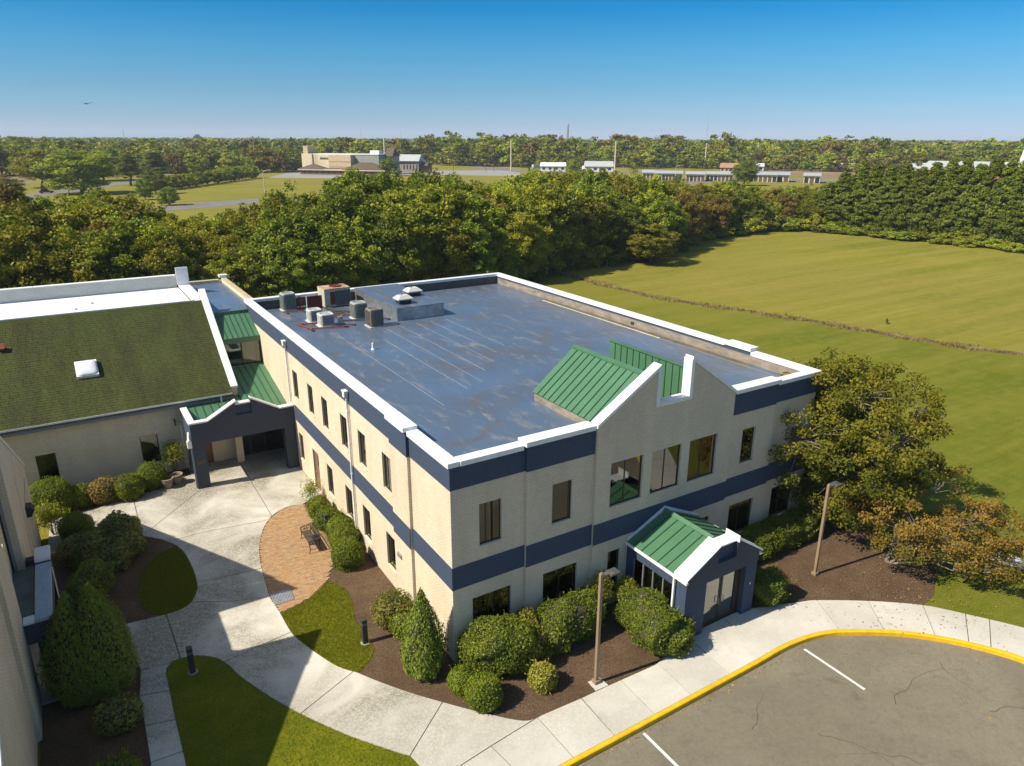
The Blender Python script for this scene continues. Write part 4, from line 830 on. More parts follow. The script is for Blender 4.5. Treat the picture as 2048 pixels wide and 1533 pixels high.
def ballshrub(name, label, pxc, rp, kind, zf=.82, flat=1.0, **kw):
    x, y, r = ball(*pxc, rp, zf); return shrub(name, label, [(x, y, r*zf*flat, r, r, r*flat)], kind, **kw)
bx_ = dict(leaf=.034, dens=1500, amp=.06, depth=.12)
g1 = 'clipped boxwoods along the left wall of the office building'
for (x, y, r), lb in zip(((622, 535, 84), (690, 622, 95), (790, 700, 104), (818, 775, 106), (845, 900, 116)), ('clipped boxwood ball nearest the side door, first of the wall row', 'clipped boxwood ball behind the half-hidden bollard', 'clipped boxwood ball just in front of the half-hidden bollard, third of the row', 'clipped boxwood ball, fourth of the row, between third and largest', 'largest clipped boxwood ball, last of the row beside the bench')):
    ballshrub('boxwood_ball', lb, c1(x, y), r/3.93, 'box', group=g1, **bx_)
ballshrub('boxwood_ball', 'smaller half-hidden clipped ball of the pair in front of the corner hedge', cl(175, 945), 25, 'box', group='pair of clipped balls at the walk', **bx_)
ballshrub('boxwood_ball', 'round clipped ball, front one of the pair nearest the walk', cl(345, 1040), 33, 'box', group='pair of clipped balls at the walk', **bx_)
ballshrub('variegated_shrub', 'small yellow-green variegated shrub on the mulch before the corner hedge', cl(808, 925), 26, 'gold', leaf=.05, dens=700)
x, y, r = ball(*c1(1190, 1315), 40, .75)
az = shrub('azalea', 'loose azalea with reddish leaves and a pink flower by the corner wall', [(x, y, .62, r, r*.9, .6)], 'azal', .05, 480, amp=.12, depth=.35, core=.6)
pink = M('pink_petal', (.75, .28, .40), .6, .1, 9, 0, world=False); fq = leafquads(RNG, np.array([[x+.28, y-.55, .95]])+RNG.normal(size=(9, 3))*.035, np.tile([0, -1., .6], (9, 1)), .045)
quads_mesh('flower', fq-np.array([x, y, 0]), pink, None, az)
x, y, r = ball(*c1(1290, 1440), 27); shrub('low_shrub', 'low green shrub tucked between azalea and arborvitae', [(x, y, .42, r, r, .5)], 'box', .05, 700, depth=.3)
def arb(name, label, x, y, h, r, tips=((0, 0, 1),)):
    root = T(name, label, 'conifer', (x, y, 0)); PP, NN, mb = [], [], MB(); pf = [(0, .62), (.08, .84), (.2, .99), (.3, 1.0), (.45, .88), (.6, .68), (.75, .44), (.88, .2), (.97, .06), (1.0, .0)]; fx, fy = zip(*pf)
    for dx, dy, k in tips:
        n = int(5200*r*h/2.2); f_ = 1-RNG.random(n)**.62; a = RNG.uniform(0, 6.28, n); dr = np.c_[np.cos(a), np.sin(a), np.zeros(n)]; wob = 1+.09*np.sin(3*a+5*f_+dx*9)+.07*np.sin(7*a-9*f_)+.05*np.sin(13*a+31*f_)
        rad = r*np.interp(f_, fx, fy)*wob*(1-.22*RNG.random(n)**1.6)+.02; cx2, cy2 = x+dx*np.minimum(1, f_*1.5), y+dy*np.minimum(1, f_*1.5)
        PP.append(np.c_[cx2+dr[:, 0]*rad, cy2+dr[:, 1]*rad, .05+f_*h*k+.05*RNG.normal(size=n)]); NN.append(unit(dr+np.array([0, 0, .35])))
        mb.lathe([(max(.01, r*w*.82), .02+f2*h*k*.97) for f2, w in pf], (x+dx*.7, y+dy*.7, 0), 14)
    P, Nn = np.concatenate(PP), np.concatenate(NN); P[:, 2] = np.maximum(P[:, 2], .04)
    quads_mesh('foliage', leafquads(RNG, P-np.array([x, y, 0]), Nn, .062*RNG.uniform(.6, 1.3, len(P)), .34, .55, np.tile((0, 0, 1.5), (len(P), 1))), LM['arb'], np.clip(RNG.normal(.45, .27, len(P)), 0, 1), root); mb.build('branches', twig, root); MB().tube([(x, y, -.03), (x, y, h*.8)], [.06, .02], 6).build('stem', bark, root)
    return root
arb('arborvitae', 'single-pointed arborvitae standing at the front corner of the office building', 8.95, 20.5, 3.6, .84)
arb('arborvitae', 'large double-pointed arborvitae beside the left porch', -1.5, 25.9, 4.3, 1.3, ((-.4, .15, .96), (.3, 0, 1.0)))
hl = dict(leaf=.042, dens=1200, amp=.11, depth=.2, p=2.6)
shrub('holly_hedge', 'clipped holly hedge at the building corner, left part of the mass', [(11.45, 19.35, .95, 1.15, .95, .95), (11.9, 19.15, .85, 1.1, .95, .95), (10.75, 19.7, .7, .7, .65, .85)], 'holly', group='holly hedges under the front windows', **hl)
shrub('holly_hedge', 'clipped holly hedge left of the lamp post, right part of the mass', [(14.6, 19.2, .95, 1.25, .85, .95), (15.5, 19.25, .9, .8, .75, .95), (13.8, 19.0, .7, .7, .7, .8)], 'holly', group='holly hedges under the front windows', **hl)
shrub('scraggly_shrub', 'scraggly olive shrub growing through the middle of the corner hedge', [(12.9, 18.95, .6, .75, .6, .72), (13.1, 19.6, .75, .6, .6, .8), (12.95, 18.6, .35, .4, .35, .4)], 'azal', .05, 620, depth=.4, amp=.15, core=.68)
shrub('holly_hedge', 'clipped holly hedge between lamp post and entrance porch', [(17.55, 18.0, .85, .95, 1.15, .9), (17.4, 17.0, .8, .95, .85, .8), (17.75, 16.55, .68, .85, .75, .72)], 'holly', group='holly hedges under the front windows', **hl)
for (xx, yy, rr_, hh), lb in zip(((16.55, 19.55, .55, 2.1), (17.75, 19.35, .5, 1.75), (13.0, 20.0, .4, 1.6)), ('tall nandina with reddish tips behind the lamp head', 'yellow-green nandina against the porch glazing', 'thin nandina under the left ground-floor window')):
    shrub('nandina', lb, [(xx, yy, hh*.62, rr_, rr_*.85, hh*.36)], 'nand', .065, 420, .35, .9, depth=.6, amp=.15, core=0, group='nandinas by the front wall')
shrub('holly_hedge', 'long clipped holly hedge right of the porch, partly in building shade', [(24.6, 19.45, .65, 1.1, .75, .72), (26.2, 19.45, .66, 1.2, .85, .72), (27.8, 19.5, .66, 1.2, .85, .74), (29.3, 19.5, .66, 1.05, .85, .74)], 'holly', group='holly hedges under the front windows', **hl)
shrub('holly_ball', 'round clipped holly beside the right porch column at the walk', [(23.55, 16.75, .68, .85, .75, .72)], 'holly', group='hollies right of the porch', **hl)
shrub('holly_ball', 'shaded holly squeezed between porch wall and the long hedge', [(23.45, 18.1, .62, .62, .8, .68)], 'holly', group='hollies right of the porch', **hl)
# courtyard plants along the shingle building
for (cx_, cy_, r, zf), kd, nm, lb in (((405, 645, 128, .8), 'box', 'boxwood_ball', 'broad clipped boxwood under the left window of the shingle building'), ((640, 640, 80, .8), 'box', 'boxwood_ball', 'clipped boxwood between broad boxwood and the dry-leaved azalea'), ((818, 605, 98, .75), 'dry', 'azalea', 'dry-leaved reddish azalea in the row along the shingle building'), ((1018, 575, 96, .8), 'box', 'boxwood_ball', 'clipped boxwood right of the dry-leaved azalea'), ((1197, 490, 98, .8), 'box', 'boxwood_ball', 'clipped boxwood left of the stone planters')):
    ballshrub(nm, lb, c7(cx_, cy_), r/3.93, kd, zf, group='shrubs along the shingle building', **(bx_ if kd == 'box' else dict(leaf=.05, dens=650, depth=.3)))
def nandina(label, x, y, h, r, n=10):
    root = T('nandina', label, 'shrub', (x, y, 0), 'nandinas in the courtyard'); mb = MB(); C = []
    for i in range(n):
        a = RNG.uniform(0, 6.28); k = RNG.uniform(.25, 1); top = (x+r*k*math.cos(a), y+r*k*math.sin(a), h*RNG.uniform(.55, 1)); C.append(top)
        mb.tube([(x+.1*math.cos(a), y+.1*math.sin(a), 0), (x+r*k*.5*math.cos(a), y+r*k*.5*math.sin(a), top[2]*.6), top], [.014, .011, .006], 5)
    mb.build('stem', bark, root); C = np.array(C); P = np.repeat(C, 130, 0)+RNG.normal(size=(len(C)*130, 3))*np.array([.2, .2, .16])
    P[:, 2] = np.maximum(P[:, 2], .1); quads_mesh('foliage', leafquads(RNG, P-np.array([x, y, 0]), np.tile([0, 0, 1.], (len(P), 1)), .07*RNG.uniform(.6, 1.2, len(P)), .35, .8), LM['nand'], RNG.random(len(P)), root)
nandina('tall feathery nandina between stone planters and portico', 3.6, 43.3, 1.95, .5, 16); nandina('bushy nandina at the far corner of the gabled building', -2.6, 39.2, 1.5, .6, 16); nandina('small leaning nandina by the brown side door', 9.45, 35.95, 1.05, .25, 6)
shrub('rhododendron', 'large dark rhododendron mass in the courtyard bed', [(.05, 36.0, .95, 1.05, .95, .95), (-.9, 35.2, .75, 1.1, 1.0, .85), (-.3, 34.4, .6, .8, .85, .7), (-1.7, 35.7, .6, .9, .8, .75), (.3, 35.2, .7, .8, .8, .75)], 'rhod', .085, 340, .42, .8, 2.2, .12, .3, .75)
ballshrub('boxwood_ball', 'clipped ball hidden behind the rhododendron at the walk', c7(600, 890), 26, 'box', **bx_)
shrub('juniper', 'feathery green shrub in front of the rhododendron', [(-1.2, 32.6, .75, .9, .85, .7), (-1.6, 32.0, .6, .7, .7, .6)], 'jun', .08, 480, .28, .9, 2.1, .14, .3, .75, along=(0, 0, 1))
nandina('leggy shoots between feathery shrub and double arborvitae', -1.3, 30.6, 1.1, .4, 9)
shrub('dark_shrub', 'low dark shrub at the foot of the double arborvitae', [(-1.0, 23.6, .45, .75, .7, .5)], 'rhod', .06, 520, depth=.3)
shrub('dark_shrub', 'low dark shrub under the left edge of the front path', [(-1.3, 20.6, .5, .8, .8, .55)], 'box', .05, 620, depth=.3)
# ------------------------------------------------------------------ trees
def limbs(mb, rng, base, h, clumps, r0, nl=10, fork=.35):
    lead = Vector((base[0]+rng.normal()*.04*h, base[1]+rng.normal()*.04*h, h)); b = Vector(base)
    mid = b.lerp(lead, .5)+Vector((rng.normal()*.03*h, rng.normal()*.03*h, 0)); mb.tube([b+Vector((0, 0, -.05)), b+Vector((0, 0, .12*h)), mid, lead], [r0*1.25, r0, r0*.6, r0*.15], 7)
    idx = rng.permutation(len(clumps))[:nl]
    for i in idx:
        c = Vector(clumps[i]); t = max(.12, min(.85, (c.z*.62)/h)); s0 = b.lerp(mid, t*2) if t < .5 else mid.lerp(lead, t*2-1); m_ = s0.lerp(c, .5)+Vector((0, 0, .06*h)); k = r0*(1-t)*.55+.012
        mb.tube([s0, m_, c], [k, k*.6, k*.2], 5, False)
def crown(rng, clumps, cr_, n, leaf, asp=.6, tilt=.9, centre=None, flat=.75, up=.4):
    C = np.asarray(clumps); k = np.repeat(np.arange(len(C)), n); d = unit(rng.normal(size=(len(k), 3))); r = np.asarray(cr_)[k] if np.ndim(cr_) else cr_
    rad = rng.random(len(k))**.45; P = C[k]+d*(rad*r)[:, None]*np.array([1, 1, flat]); cen = C.mean(0) if centre is None else np.asarray(centre)
    o = unit(P-cen)*.7+d*.6+np.array([0, 0, up]); v = np.clip(.5+.22*rng.normal(size=len(C))[k]+.16*rng.normal(size=len(k)), 0, 1)
    return leafquads(rng, P, unit(o), leaf*rng.uniform(.6, 1.3, len(k)), asp, tilt), v
def clumps_in(rng, n, cz, rx, rz, lo=.35, skew=0):
    d = unit(rng.normal(size=(n, 3))); r = lo+(1-lo)*rng.random(n)**.7; P = d*r[:, None]*np.array([rx, rx, rz]); P[:, 2] += cz
    return P
LM.update(crape=leafmat('crape_leaf', (0.074, 0.096, 0.008), (0.204, 0.177, 0.017), .3, .05), orange=leafmat('orange_leaf', (.135, .128, .016), (.325, .205, .040), .35, .05))
def neartree(name, label, base, h, specs, kind, n, leaf, nh, r0, bk):
    root = T(name, label, 'tree', base); rng = np.random.default_rng(5+int(base[0])); cl_ = np.concatenate(specs[0]); mb = MB(); hubs = [cl_[i] for i in rng.permutation(len(cl_))[:nh]]; V = Vector
    for i, hb in enumerate(hubs):                          # several stems, each to a hub, then twigs from the hub to its leaf clumps
        a = 6.28*i/nh; hb = V(hb)*.8; s0 = V((.12*math.cos(a), .12*math.sin(a), -.05)); m1 = V((hb.x*.25+.2*math.cos(a), hb.y*.25+.2*math.sin(a), hb.z*.42)); m2 = m1.lerp(hb, .55)+V((rng.normal()*.15, rng.normal()*.15, .2))
        mb.tube([s0, m1*.5+s0*.5, m1, m2, hb], [r0, r0*.85, r0*.7, r0*.5, r0*.32], 6)
        for c in cl_:
            c = V(c)
            if min(range(nh), key=lambda k: (V(hubs[k])-c).length) == i: q1 = hb.lerp(c, .5)+V((rng.normal()*.12, rng.normal()*.12, .12)); mb.tube([hb, q1, c], [r0*.3, r0*.18, r0*.06], 4, False)
    o = mb.build('trunk', bk); o.parent = root
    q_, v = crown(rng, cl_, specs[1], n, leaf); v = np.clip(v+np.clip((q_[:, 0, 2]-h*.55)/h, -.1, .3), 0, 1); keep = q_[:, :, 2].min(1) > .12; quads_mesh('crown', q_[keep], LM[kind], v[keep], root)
rg = np.random.default_rng(21)
barkm = M('grey_tan_bark', (.20, .165, .125), .85, .2, 5, .4, 30, world=False)
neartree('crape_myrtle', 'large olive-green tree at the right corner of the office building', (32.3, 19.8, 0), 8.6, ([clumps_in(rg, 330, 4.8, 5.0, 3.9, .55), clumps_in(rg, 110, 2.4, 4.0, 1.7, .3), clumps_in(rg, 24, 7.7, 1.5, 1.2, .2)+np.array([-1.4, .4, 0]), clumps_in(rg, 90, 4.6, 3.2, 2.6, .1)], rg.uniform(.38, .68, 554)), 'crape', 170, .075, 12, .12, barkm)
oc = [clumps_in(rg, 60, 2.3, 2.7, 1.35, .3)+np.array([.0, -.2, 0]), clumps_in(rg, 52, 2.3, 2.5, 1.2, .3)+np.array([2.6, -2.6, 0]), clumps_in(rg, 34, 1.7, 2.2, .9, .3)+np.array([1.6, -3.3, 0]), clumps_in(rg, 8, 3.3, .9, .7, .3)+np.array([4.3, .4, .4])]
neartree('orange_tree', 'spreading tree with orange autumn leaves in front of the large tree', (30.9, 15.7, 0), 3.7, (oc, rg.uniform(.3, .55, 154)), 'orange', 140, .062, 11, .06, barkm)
# grass tufts on the small lawns and wood chips on the beds
def scatter(lp, n, rng):
    a = np.array([[p.x, p.y] for p in lp]); lo, hi = a.min(0), a.max(0); P = lo+(hi-lo)*rng.random((n, 2)); return P[vin(P, a)]
def vin(P, a):
    a = np.array([[q[0], q[1]] for q in a]); b = np.roll(a, -1, 0); c = np.zeros(len(P), bool)
    for (ax, ay), (bx, by) in zip(a, b):
        if ay == by: continue
        c ^= ((ay > P[:, 1]) != (by > P[:, 1])) & (P[:, 0] < (bx-ax)*(P[:, 1]-ay)/(by-ay)+ax)
    return c
tq = []
for lp in LAWNS:
    P = scatter(lp, 26000, RNG); n = len(P); a = RNG.uniform(0, 6.28, n); w = .012; h_ = RNG.uniform(.03, .065, n); ln = RNG.normal(size=(n, 2))*.02
    b0 = np.c_[P[:, 0]-w*np.cos(a), P[:, 1]-w*np.sin(a), np.full(n, .034)]; b1 = np.c_[P[:, 0]+w*np.cos(a), P[:, 1]+w*np.sin(a), np.full(n, .034)]; tp = np.c_[P+ln, .034+h_]; tq.append(np.stack([b0, b1, tp], 1))
tq = np.concatenate(tq); gl_ = leafmat('grass_blade', (0.115, 0.140, 0.006), (0.230, 0.213, 0.018), .3, 0); o = quads_mesh('grass_blades', tq, gl_, RNG.random(len(tq))); tag(o, 'short mown grass on the small lawns round the walks', 'grass', kind='stuff')
chip = leafmat('wood_chip', (.045, .028, .016), (.21, .135, .08), 0, 0, .9); cq_ = []
for lp, n in ((bed, 12000), (rbed, 9000), (lbed, 9000), (wbed, 2500)):
    P = scatter(lp, n, RNG); P = P[~(vin(P, lawn1) | vin(P, lawn2) | vin(P, lp2))]; cq_.append(leafquads(RNG, np.c_[P, np.full(len(P), .032)], np.tile([0, 0, 1.], (len(P), 1)), RNG.uniform(.015, .045, len(P)), .35, .25))
cq_ = np.concatenate(cq_); tag(quads_mesh('wood_chips', cq_, chip, RNG.random(len(cq_))**2), 'loose brown wood chips covering the planting beds', 'mulch', kind='stuff')

# dry grass tufts along the ditch
dd = np.array([[p.x, p.y] for p in dl]); k = RNG.integers(0, len(dd)-1, 5200); f_ = RNG.random(5200)[:, None]; P = dd[k]*(1-f_)+dd[k+1]*f_+RNG.normal(size=(5200, 2))*.38*(1+np.sin(k*.9)[:, None]*.6); n = len(P); a = RNG.uniform(0, 6.28, n); hh = RNG.uniform(.08, .34, n)
dt = np.stack([np.c_[P[:, 0]-.07*np.cos(a), P[:, 1]-.07*np.sin(a), np.zeros(n)], np.c_[P[:, 0]+.07*np.cos(a), P[:, 1]+.07*np.sin(a), np.zeros(n)], np.c_[P+RNG.normal(size=(n, 2))*.1, hh]], 1)
tag(quads_mesh('ditch_grass', dt, leafmat('dry_grass_blade', (0.109, 0.095, 0.020), (0.286, 0.204, 0.102), .2, 0), RNG.random(n)), 'dry straw-coloured grass along the field ditch', 'grass', kind='stuff')

# fallen leaves on the walk and along the kerb
fl = np.c_[RNG.normal(29.5, 3.0, 500), RNG.normal(13.2, 2.2, 500)]; fl = np.r_[fl, np.c_[RNG.uniform(12, 23, 140), 14.08-np.abs(RNG.normal(size=140))*.12]]; onlot = vin(fl, lot); zf_ = np.where(onlot, ZL+.012, .07)
tag(quads_mesh('fallen_leaves', leafquads(RNG, np.c_[fl, zf_], np.tile([0, 0, 1.], (len(fl), 1)), RNG.uniform(.02, .05, len(fl)), .7, .2), leafmat('fallen_leaf', (.14, .09, .03), (.42, .24, .07), 0, 0, .9), RNG.random(len(fl))), 'scattered fallen leaves on the walk and along the yellow kerb', 'leaves', kind='stuff')
# ================================================================== things on the roof
casing = M('grey_green_casing', (.36, .38, .33), .6, .12, 3, .1, 20); casing2 = M('pale_grey_casing', (.52, .53, .50), .55, .12, 3, .1, 20); tanc = M('weathered_tan_casing', (.21, .185, .15), .7, .2, 3, .15, 30, streak=(1, 1, 2)); fin = M('coil_fins', (.075, .085, .095), .6, .2, 5, .2, 60); rusty = M('rust_patch', (.24, .095, .045), .8, .45, 2.5, .25, 30, col2=(.42, .30, .19)); creamc = M('cream_rusted_casing', (.50, .45, .33), .7, .2, 2, .15, 20); redp = M('maroon_panel', (.13, .028, .022), .55, .15, 3, .05, 20); blk = M('black_rubber', (.025, .025, .027), .7, .2, 4, .1, 30); copper = M('pipe_lagging', (.07, .055, .045), .8, .3, 4, .2, 30)
def condenser(label, x, y, w, h, m, ribs='v', body=fin, n=20):
    t = T('condenser_unit', label, 'condenser', (x, y, ZR), 'air-conditioning condensers on the flat roof'); z = ZR
    MB().box((x-w/2-.06, y-w/2-.06, z), (x+w/2+.06, y+w/2+.06, z+.05)).build('pad', casing2, t)
    MB().lathe([(w/2*.95, .05), (w/2*.95, h-.06)], (x, y, z), 32, 7).build('coil', body, t)
    MB().lathe([(w/2, h-.08), (w/2, h-.01), (w/2*.96, h+.02), (w*.36, h+.02), (w*.36, h-.05)], (x, y, z), 32, 7).build('top_cover', m, t)
    MB().lathe([(w/2, .05), (w/2, .12)], (x, y, z), 32, 7).build('base_ring', m, t)
    if ribs == 'v':
        k = 0
        for s in range(4):
            for i in range(n//2):
                f = -.44+.88*i/(n//2-1); a = (f*w, -w/2) if s == 0 else (f*w, w/2) if s == 1 else (-w/2, f*w) if s == 2 else (w/2, f*w)
                box('louvre', m, t, (x+a[0]-.012, y+a[1]-.012, z+.12), (x+a[0]+.012, y+a[1]+.012, z+h-.08))
    else:
        for i in range(9): zz = .14+(h-.26)*i/8; MB().lathe([(w/2*.985, zz), (w/2*1.01, zz+.012), (w/2*.985, zz+.024)], (x, y, z), 32, 7).build('louvre', m, t)
    for r_ in np.linspace(.1, .35, 5): MB().tube([(x+w*r_*math.cos(a), y+w*r_*math.sin(a), z+h+.012) for a in np.linspace(0, 6.283, 21)], .006, 4).build('fan_guard', m, t)
    for a in np.linspace(0, 3.1416, 5)[:4]: MB().bar((x-w*.36*math.cos(a), y-w*.36*math.sin(a), z+h+.012), (x+w*.36*math.cos(a), y+w*.36*math.sin(a), z+h+.012), .012, .01).build('fan_guard', m, t)
    MB().lathe([(.09, h-.06), (.09, h)], (x, y, z), 12).build('fan_motor', blk, t)
    return t
condenser('tall grey-green condenser alone near the roof corner, beside the rusty valve', 12.65, 49.35, .88, 1.18, casing)
condenser('low pale condenser with round louvres behind its twin', 13.2, 45.3, .86, .78, casing2, 'h'); condenser('low pale condenser with round louvres, front one of two', 13.45, 43.75, .90, .78, casing2, 'h')
condenser('pale green condenser beside the silver roof box', 15.95, 44.6, .9, 1.06, casing); condenser('weathered tan condenser in front of the silver roof box', 16.05, 42.1, .88, 1.12, tanc, 'v', tanc)
t = T('rooftop_unit', 'large rusted cream air handler on the flat roof by the rear parapet', 'air handler', (15.9, 49.2, ZR))
MB().box((14.95, 48.55, ZR+.05), (16.85, 50.0, ZR+1.28)).build('casing', creamc, t, .03); box('coil_face', fin, t, (15.75, 48.53, ZR+.12), (16.82, 48.56, ZR+1.15)); box('access_panel', redp, t, (15.38, 48.52, ZR+.2), (15.72, 48.56, ZR+1.1)); box('rusted_top', rusty, t, (14.93, 48.53, ZR+1.28), (16.87, 50.02, ZR+1.32), .01)
MB().lathe([(.42, 1.32), (.42, 1.40), (.36, 1.40), (.36, 1.33)], (16.0, 49.3, ZR), 24).build('fan_ring', rust, t)
for a in np.linspace(0, 3.1416, 7)[:6]: MB().bar((16-.4*math.cos(a), 49.3-.4*math.sin(a), ZR+1.4), (16+.4*math.cos(a), 49.3+.4*math.sin(a), ZR+1.4), .015, .01).build('fan_guard', rust, t)
for xx in (15.1, 16.7): box('skid', blk, t, (xx-.06, 48.5, ZR), (xx+.06, 50.05, ZR+.05))
t = T('maroon_panel', 'upright maroon screen panel on the flat roof between condensers', 'panel', (14.2, 48.45, ZR)); MB().box((13.72, 48.42, ZR+.03), (14.75, 48.5, ZR+.98)).build('sheet', redp, t, .01); box('edge_strip', casing2, t, (13.66, 48.41, ZR), (13.715, 48.51, ZR+.99))
for xx in (13.9, 14.6): MB().bar((xx, 48.5, ZR+.5), (xx, 48.95, ZR), .04, .04).build('brace', steel, t)
t = T('gas_valve', 'rusty upright valve beside the tall condenser', 'valve', (13.35, 49.0, ZR)); MB().tube([(13.35, 49.0, ZR), (13.35, 49.0, ZR+.95)], .05, 8).build('riser', rust, t); MB().lathe([(.08, .35), (.12, .4), (.12, .7), (.08, .75)], (13.35, 49, ZR), 10).build('body', rust, t); MB().bar((13.2, 49, ZR+.8), (13.5, 49, ZR+.8), .05, .05).build('handle', rust, t); MB().bar((13.1, 49.05, ZR), (13.1, 49.05, ZR+.75), .16, .08).build('box', blk, t)
t = T('disconnect_box', 'small rusty electrical box beside the low condensers', 'box', (14.3, 43.4, ZR)); MB().box((14.16, 43.3, ZR+.12), (14.42, 43.5, ZR+.55)).build('cabinet', casing, t, .01); box('lid', rusty, t, (14.15, 43.29, ZR+.55), (14.43, 43.51, ZR+.58)); MB().tube([(14.28, 43.4, ZR), (14.28, 43.4, ZR+.15)], .025, 6).build('stand', rust, t)
t = T('pipe_run', 'rusty pipes and rails running between the roof units', 'pipes', (14, 45, ZR))
for a, b, r_ in (((12.0, 44.6), (13.4, 44.3), .045), ((12.1, 43.2), (14.6, 42.6), .045), ((11.9, 44.9), (12.3, 42.9), .05), ((13.8, 46.9), (16.8, 46.4), .03), ((14.6, 44.3), (17.4, 43.3), .03), ((14.6, 44.1), (17.4, 43.15), .03), ((14.9, 48.3), (15.6, 46.6), .035), ((15.1, 48.3), (15.9, 46.6), .03), ((13.9, 47.1), (15.5, 46.8), .03), ((14.0, 46.2), (15.6, 46.2), .04), ((14.2, 45.6), (15.8, 45.5), .04), ((12.0, 48.6), (13.4, 48.3), .04)):
    MB().tube([(a[0], a[1], ZR+.09), (b[0], b[1], ZR+.09)], r_, 6).build('pipe', copper if r_ < .04 else rust, t)
for x, y in ((12.3, 42.75), (12.1, 44.4), (12.25, 48.2), (14.9, 43.0), (13.4, 48.1), (15.0, 42.9), (17.45, 43.2), (13.2, 44.4), (14.4, 42.7), (15.9, 46.5), (13.9, 46.9)): MB().lathe([(.13, 0), (.11, .06), (.05, .09)], (x, y, ZR), 10).build('pipe_support', blk, t)
t = T('roof_box', 'low silver-clad curb box on the flat roof with two vents', 'roof box', (19.4, 45.9, ZR)); box('cladding', silver, t, (17.75, 42.45, ZR), (21.1, 50.24, ZR+.82)); box('membrane_top', memb, t, (17.73, 42.43, ZR+.82), (21.12, 50.24, ZR+.85))
for x in (18.85, 19.95): box('joint', pale, t, (x-.012, 42.44, ZR+.02), (x+.012, 42.449, ZR+.82))
for y in (44.4, 46.3, 48.2): box('joint', pale, t, (17.735, y-.012, ZR+.02), (17.749, y+.012, ZR+.82))
for (x, y), lb in (((18.75, 43.7), 'hooded square vent near the front corner of the silver roof box'), ((20.35, 45.7), 'hooded square vent at the far side of the silver roof box')):
    t = T('roof_vent', lb, 'roof vent', (x, y, ZR+.85), 'hooded vents on the silver roof box'); z = ZR+.85; MB().box((x-.42, y-.36, z), (x+.42, y+.36, z+.28)).build('throat', blk, t)
    MB().prism([(x-.55, y-.48, z+.28), (x+.55, y-.48, z+.28), (x+.55, y+.48, z+.28), (x-.55, y+.48, z+.28)], (0, 0, .09)).build('skirt', casing2, t, .01)
    MB().add([(x-.53, y-.46, z+.375), (x+.53, y-.46, z+.375), (x+.53, y+.46, z+.375), (x-.53, y+.46, z+.375), (x-.3, y-.25, z+.56), (x+.3, y-.25, z+.56), (x+.3, y+.25, z+.56), (x-.3, y+.25, z+.56)], [(3, 2, 1, 0), (4, 5, 6, 7), (0, 1, 5, 4), (1, 2, 6, 5), (2, 3, 7, 6), (3, 0, 4, 7)]).build('hood', casing2, t)
    MB().lathe([(.05, .56), (.03, .62)], (x-.1, y, z), 8).build('finial', rust, t)
t = T('vent_pipe', 'short white vent pipe standing alone on the flat roof', 'vent pipe', (13.95, 37.1, ZR)); MB().lathe([(.12, 0), (.07, .08), (.055, .1), (.055, .38)], (13.95, 37.1, ZR), 12).build('pipe', white, t)
t = T('flue', 'rusty flue stub behind the green gable roof', 'flue', (20.6, 24.6, ZR)); MB().lathe([(.12, 0), (.12, 1.15), (.17, 1.15), (.17, 1.45), (.1, 1.5)], (20.6, 24.6, ZR), 12).build('pipe', rusty, t)
box('scupper', blk, B, (X1-.34, 33.4, ZR+.1), (X1-.326, 33.7, ZR+.3))
# ================================================================== courtyard furniture
boll = M('bronze_bollard', (.040, .043, .040), .5, .1, 4, .05, 40)
for (uv, lb) in ((c2(985, 578), 'dark square bollard light at the edge of the patio lawn'), ((386, 1346), 'dark square bollard light at the tip of the front lawn'), ((723, 1052), 'dark square bollard light half hidden among the boxwood balls')):
    p = PZ(*uv); p.z = .02
    if uv[0] == 723: p = Vector((9.05, 32.05, .02))
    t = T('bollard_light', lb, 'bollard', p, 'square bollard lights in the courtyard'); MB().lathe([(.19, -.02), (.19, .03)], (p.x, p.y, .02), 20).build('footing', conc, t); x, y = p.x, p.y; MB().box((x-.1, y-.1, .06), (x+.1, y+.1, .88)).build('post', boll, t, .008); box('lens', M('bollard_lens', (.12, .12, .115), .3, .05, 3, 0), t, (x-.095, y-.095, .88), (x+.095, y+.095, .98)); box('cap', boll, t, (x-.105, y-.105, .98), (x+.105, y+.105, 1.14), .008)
tanp = M('tan_lamp_post', (.26, .19, .115), .5, .1, 2, .05, 20)
for (uv, lb, h_) in ((cl(1225, 972), 'tan square lamp post on a concrete pad by the walk', 4.68), (cr(398, 826), 'tan square lamp post standing in the mulch beside the large tree', 4.6)):
    p = PZ(*uv); x, y = p.x, p.y; t = T('lamp_post', lb, 'lamp post', p, 'square tan lamp posts'); z0 = .05 if h_ > 4.65 else .02
    MB().box((x-.06, y-.06, z0), (x+.06, y+.06, h_)).build('post', tanp, t, .006); box('base_cover', tanp, t, (x-.12, y-.12, z0), (x+.12, y+.12, z0+.14), .01); MB().lathe([(.05, 0), (.03, .06)], (x, y, h_), 8).build('cap', tanp, t)
    hd = MB().prism([(x+.06, y-.09, h_-.12), (x+.30, y-.09, h_-.12), (x+.34, y-.17, h_-.14), (x+.74, y-.17, h_-.16), (x+.74, y+.17, h_-.16), (x+.34, y+.17, h_-.14), (x+.30, y+.09, h_-.12), (x+.06, y+.09, h_-.12)], (0, 0, .07)).build('lamp_head', M('grey_lamp_head', (.115, .10, .085), .5, .15, 4, .05), t)
    for k in range(7): box('cooling_fin', steel, hd, (x+.36, y-.15+k*.047, h_-.085), (x+.72, y-.135+k*.047, h_-.055))
    for k in range(4): box('slot', blk, hd, (x+.345, y-.12+k*.065, h_-.086), (x+.375, y-.085+k*.065, h_-.0845))
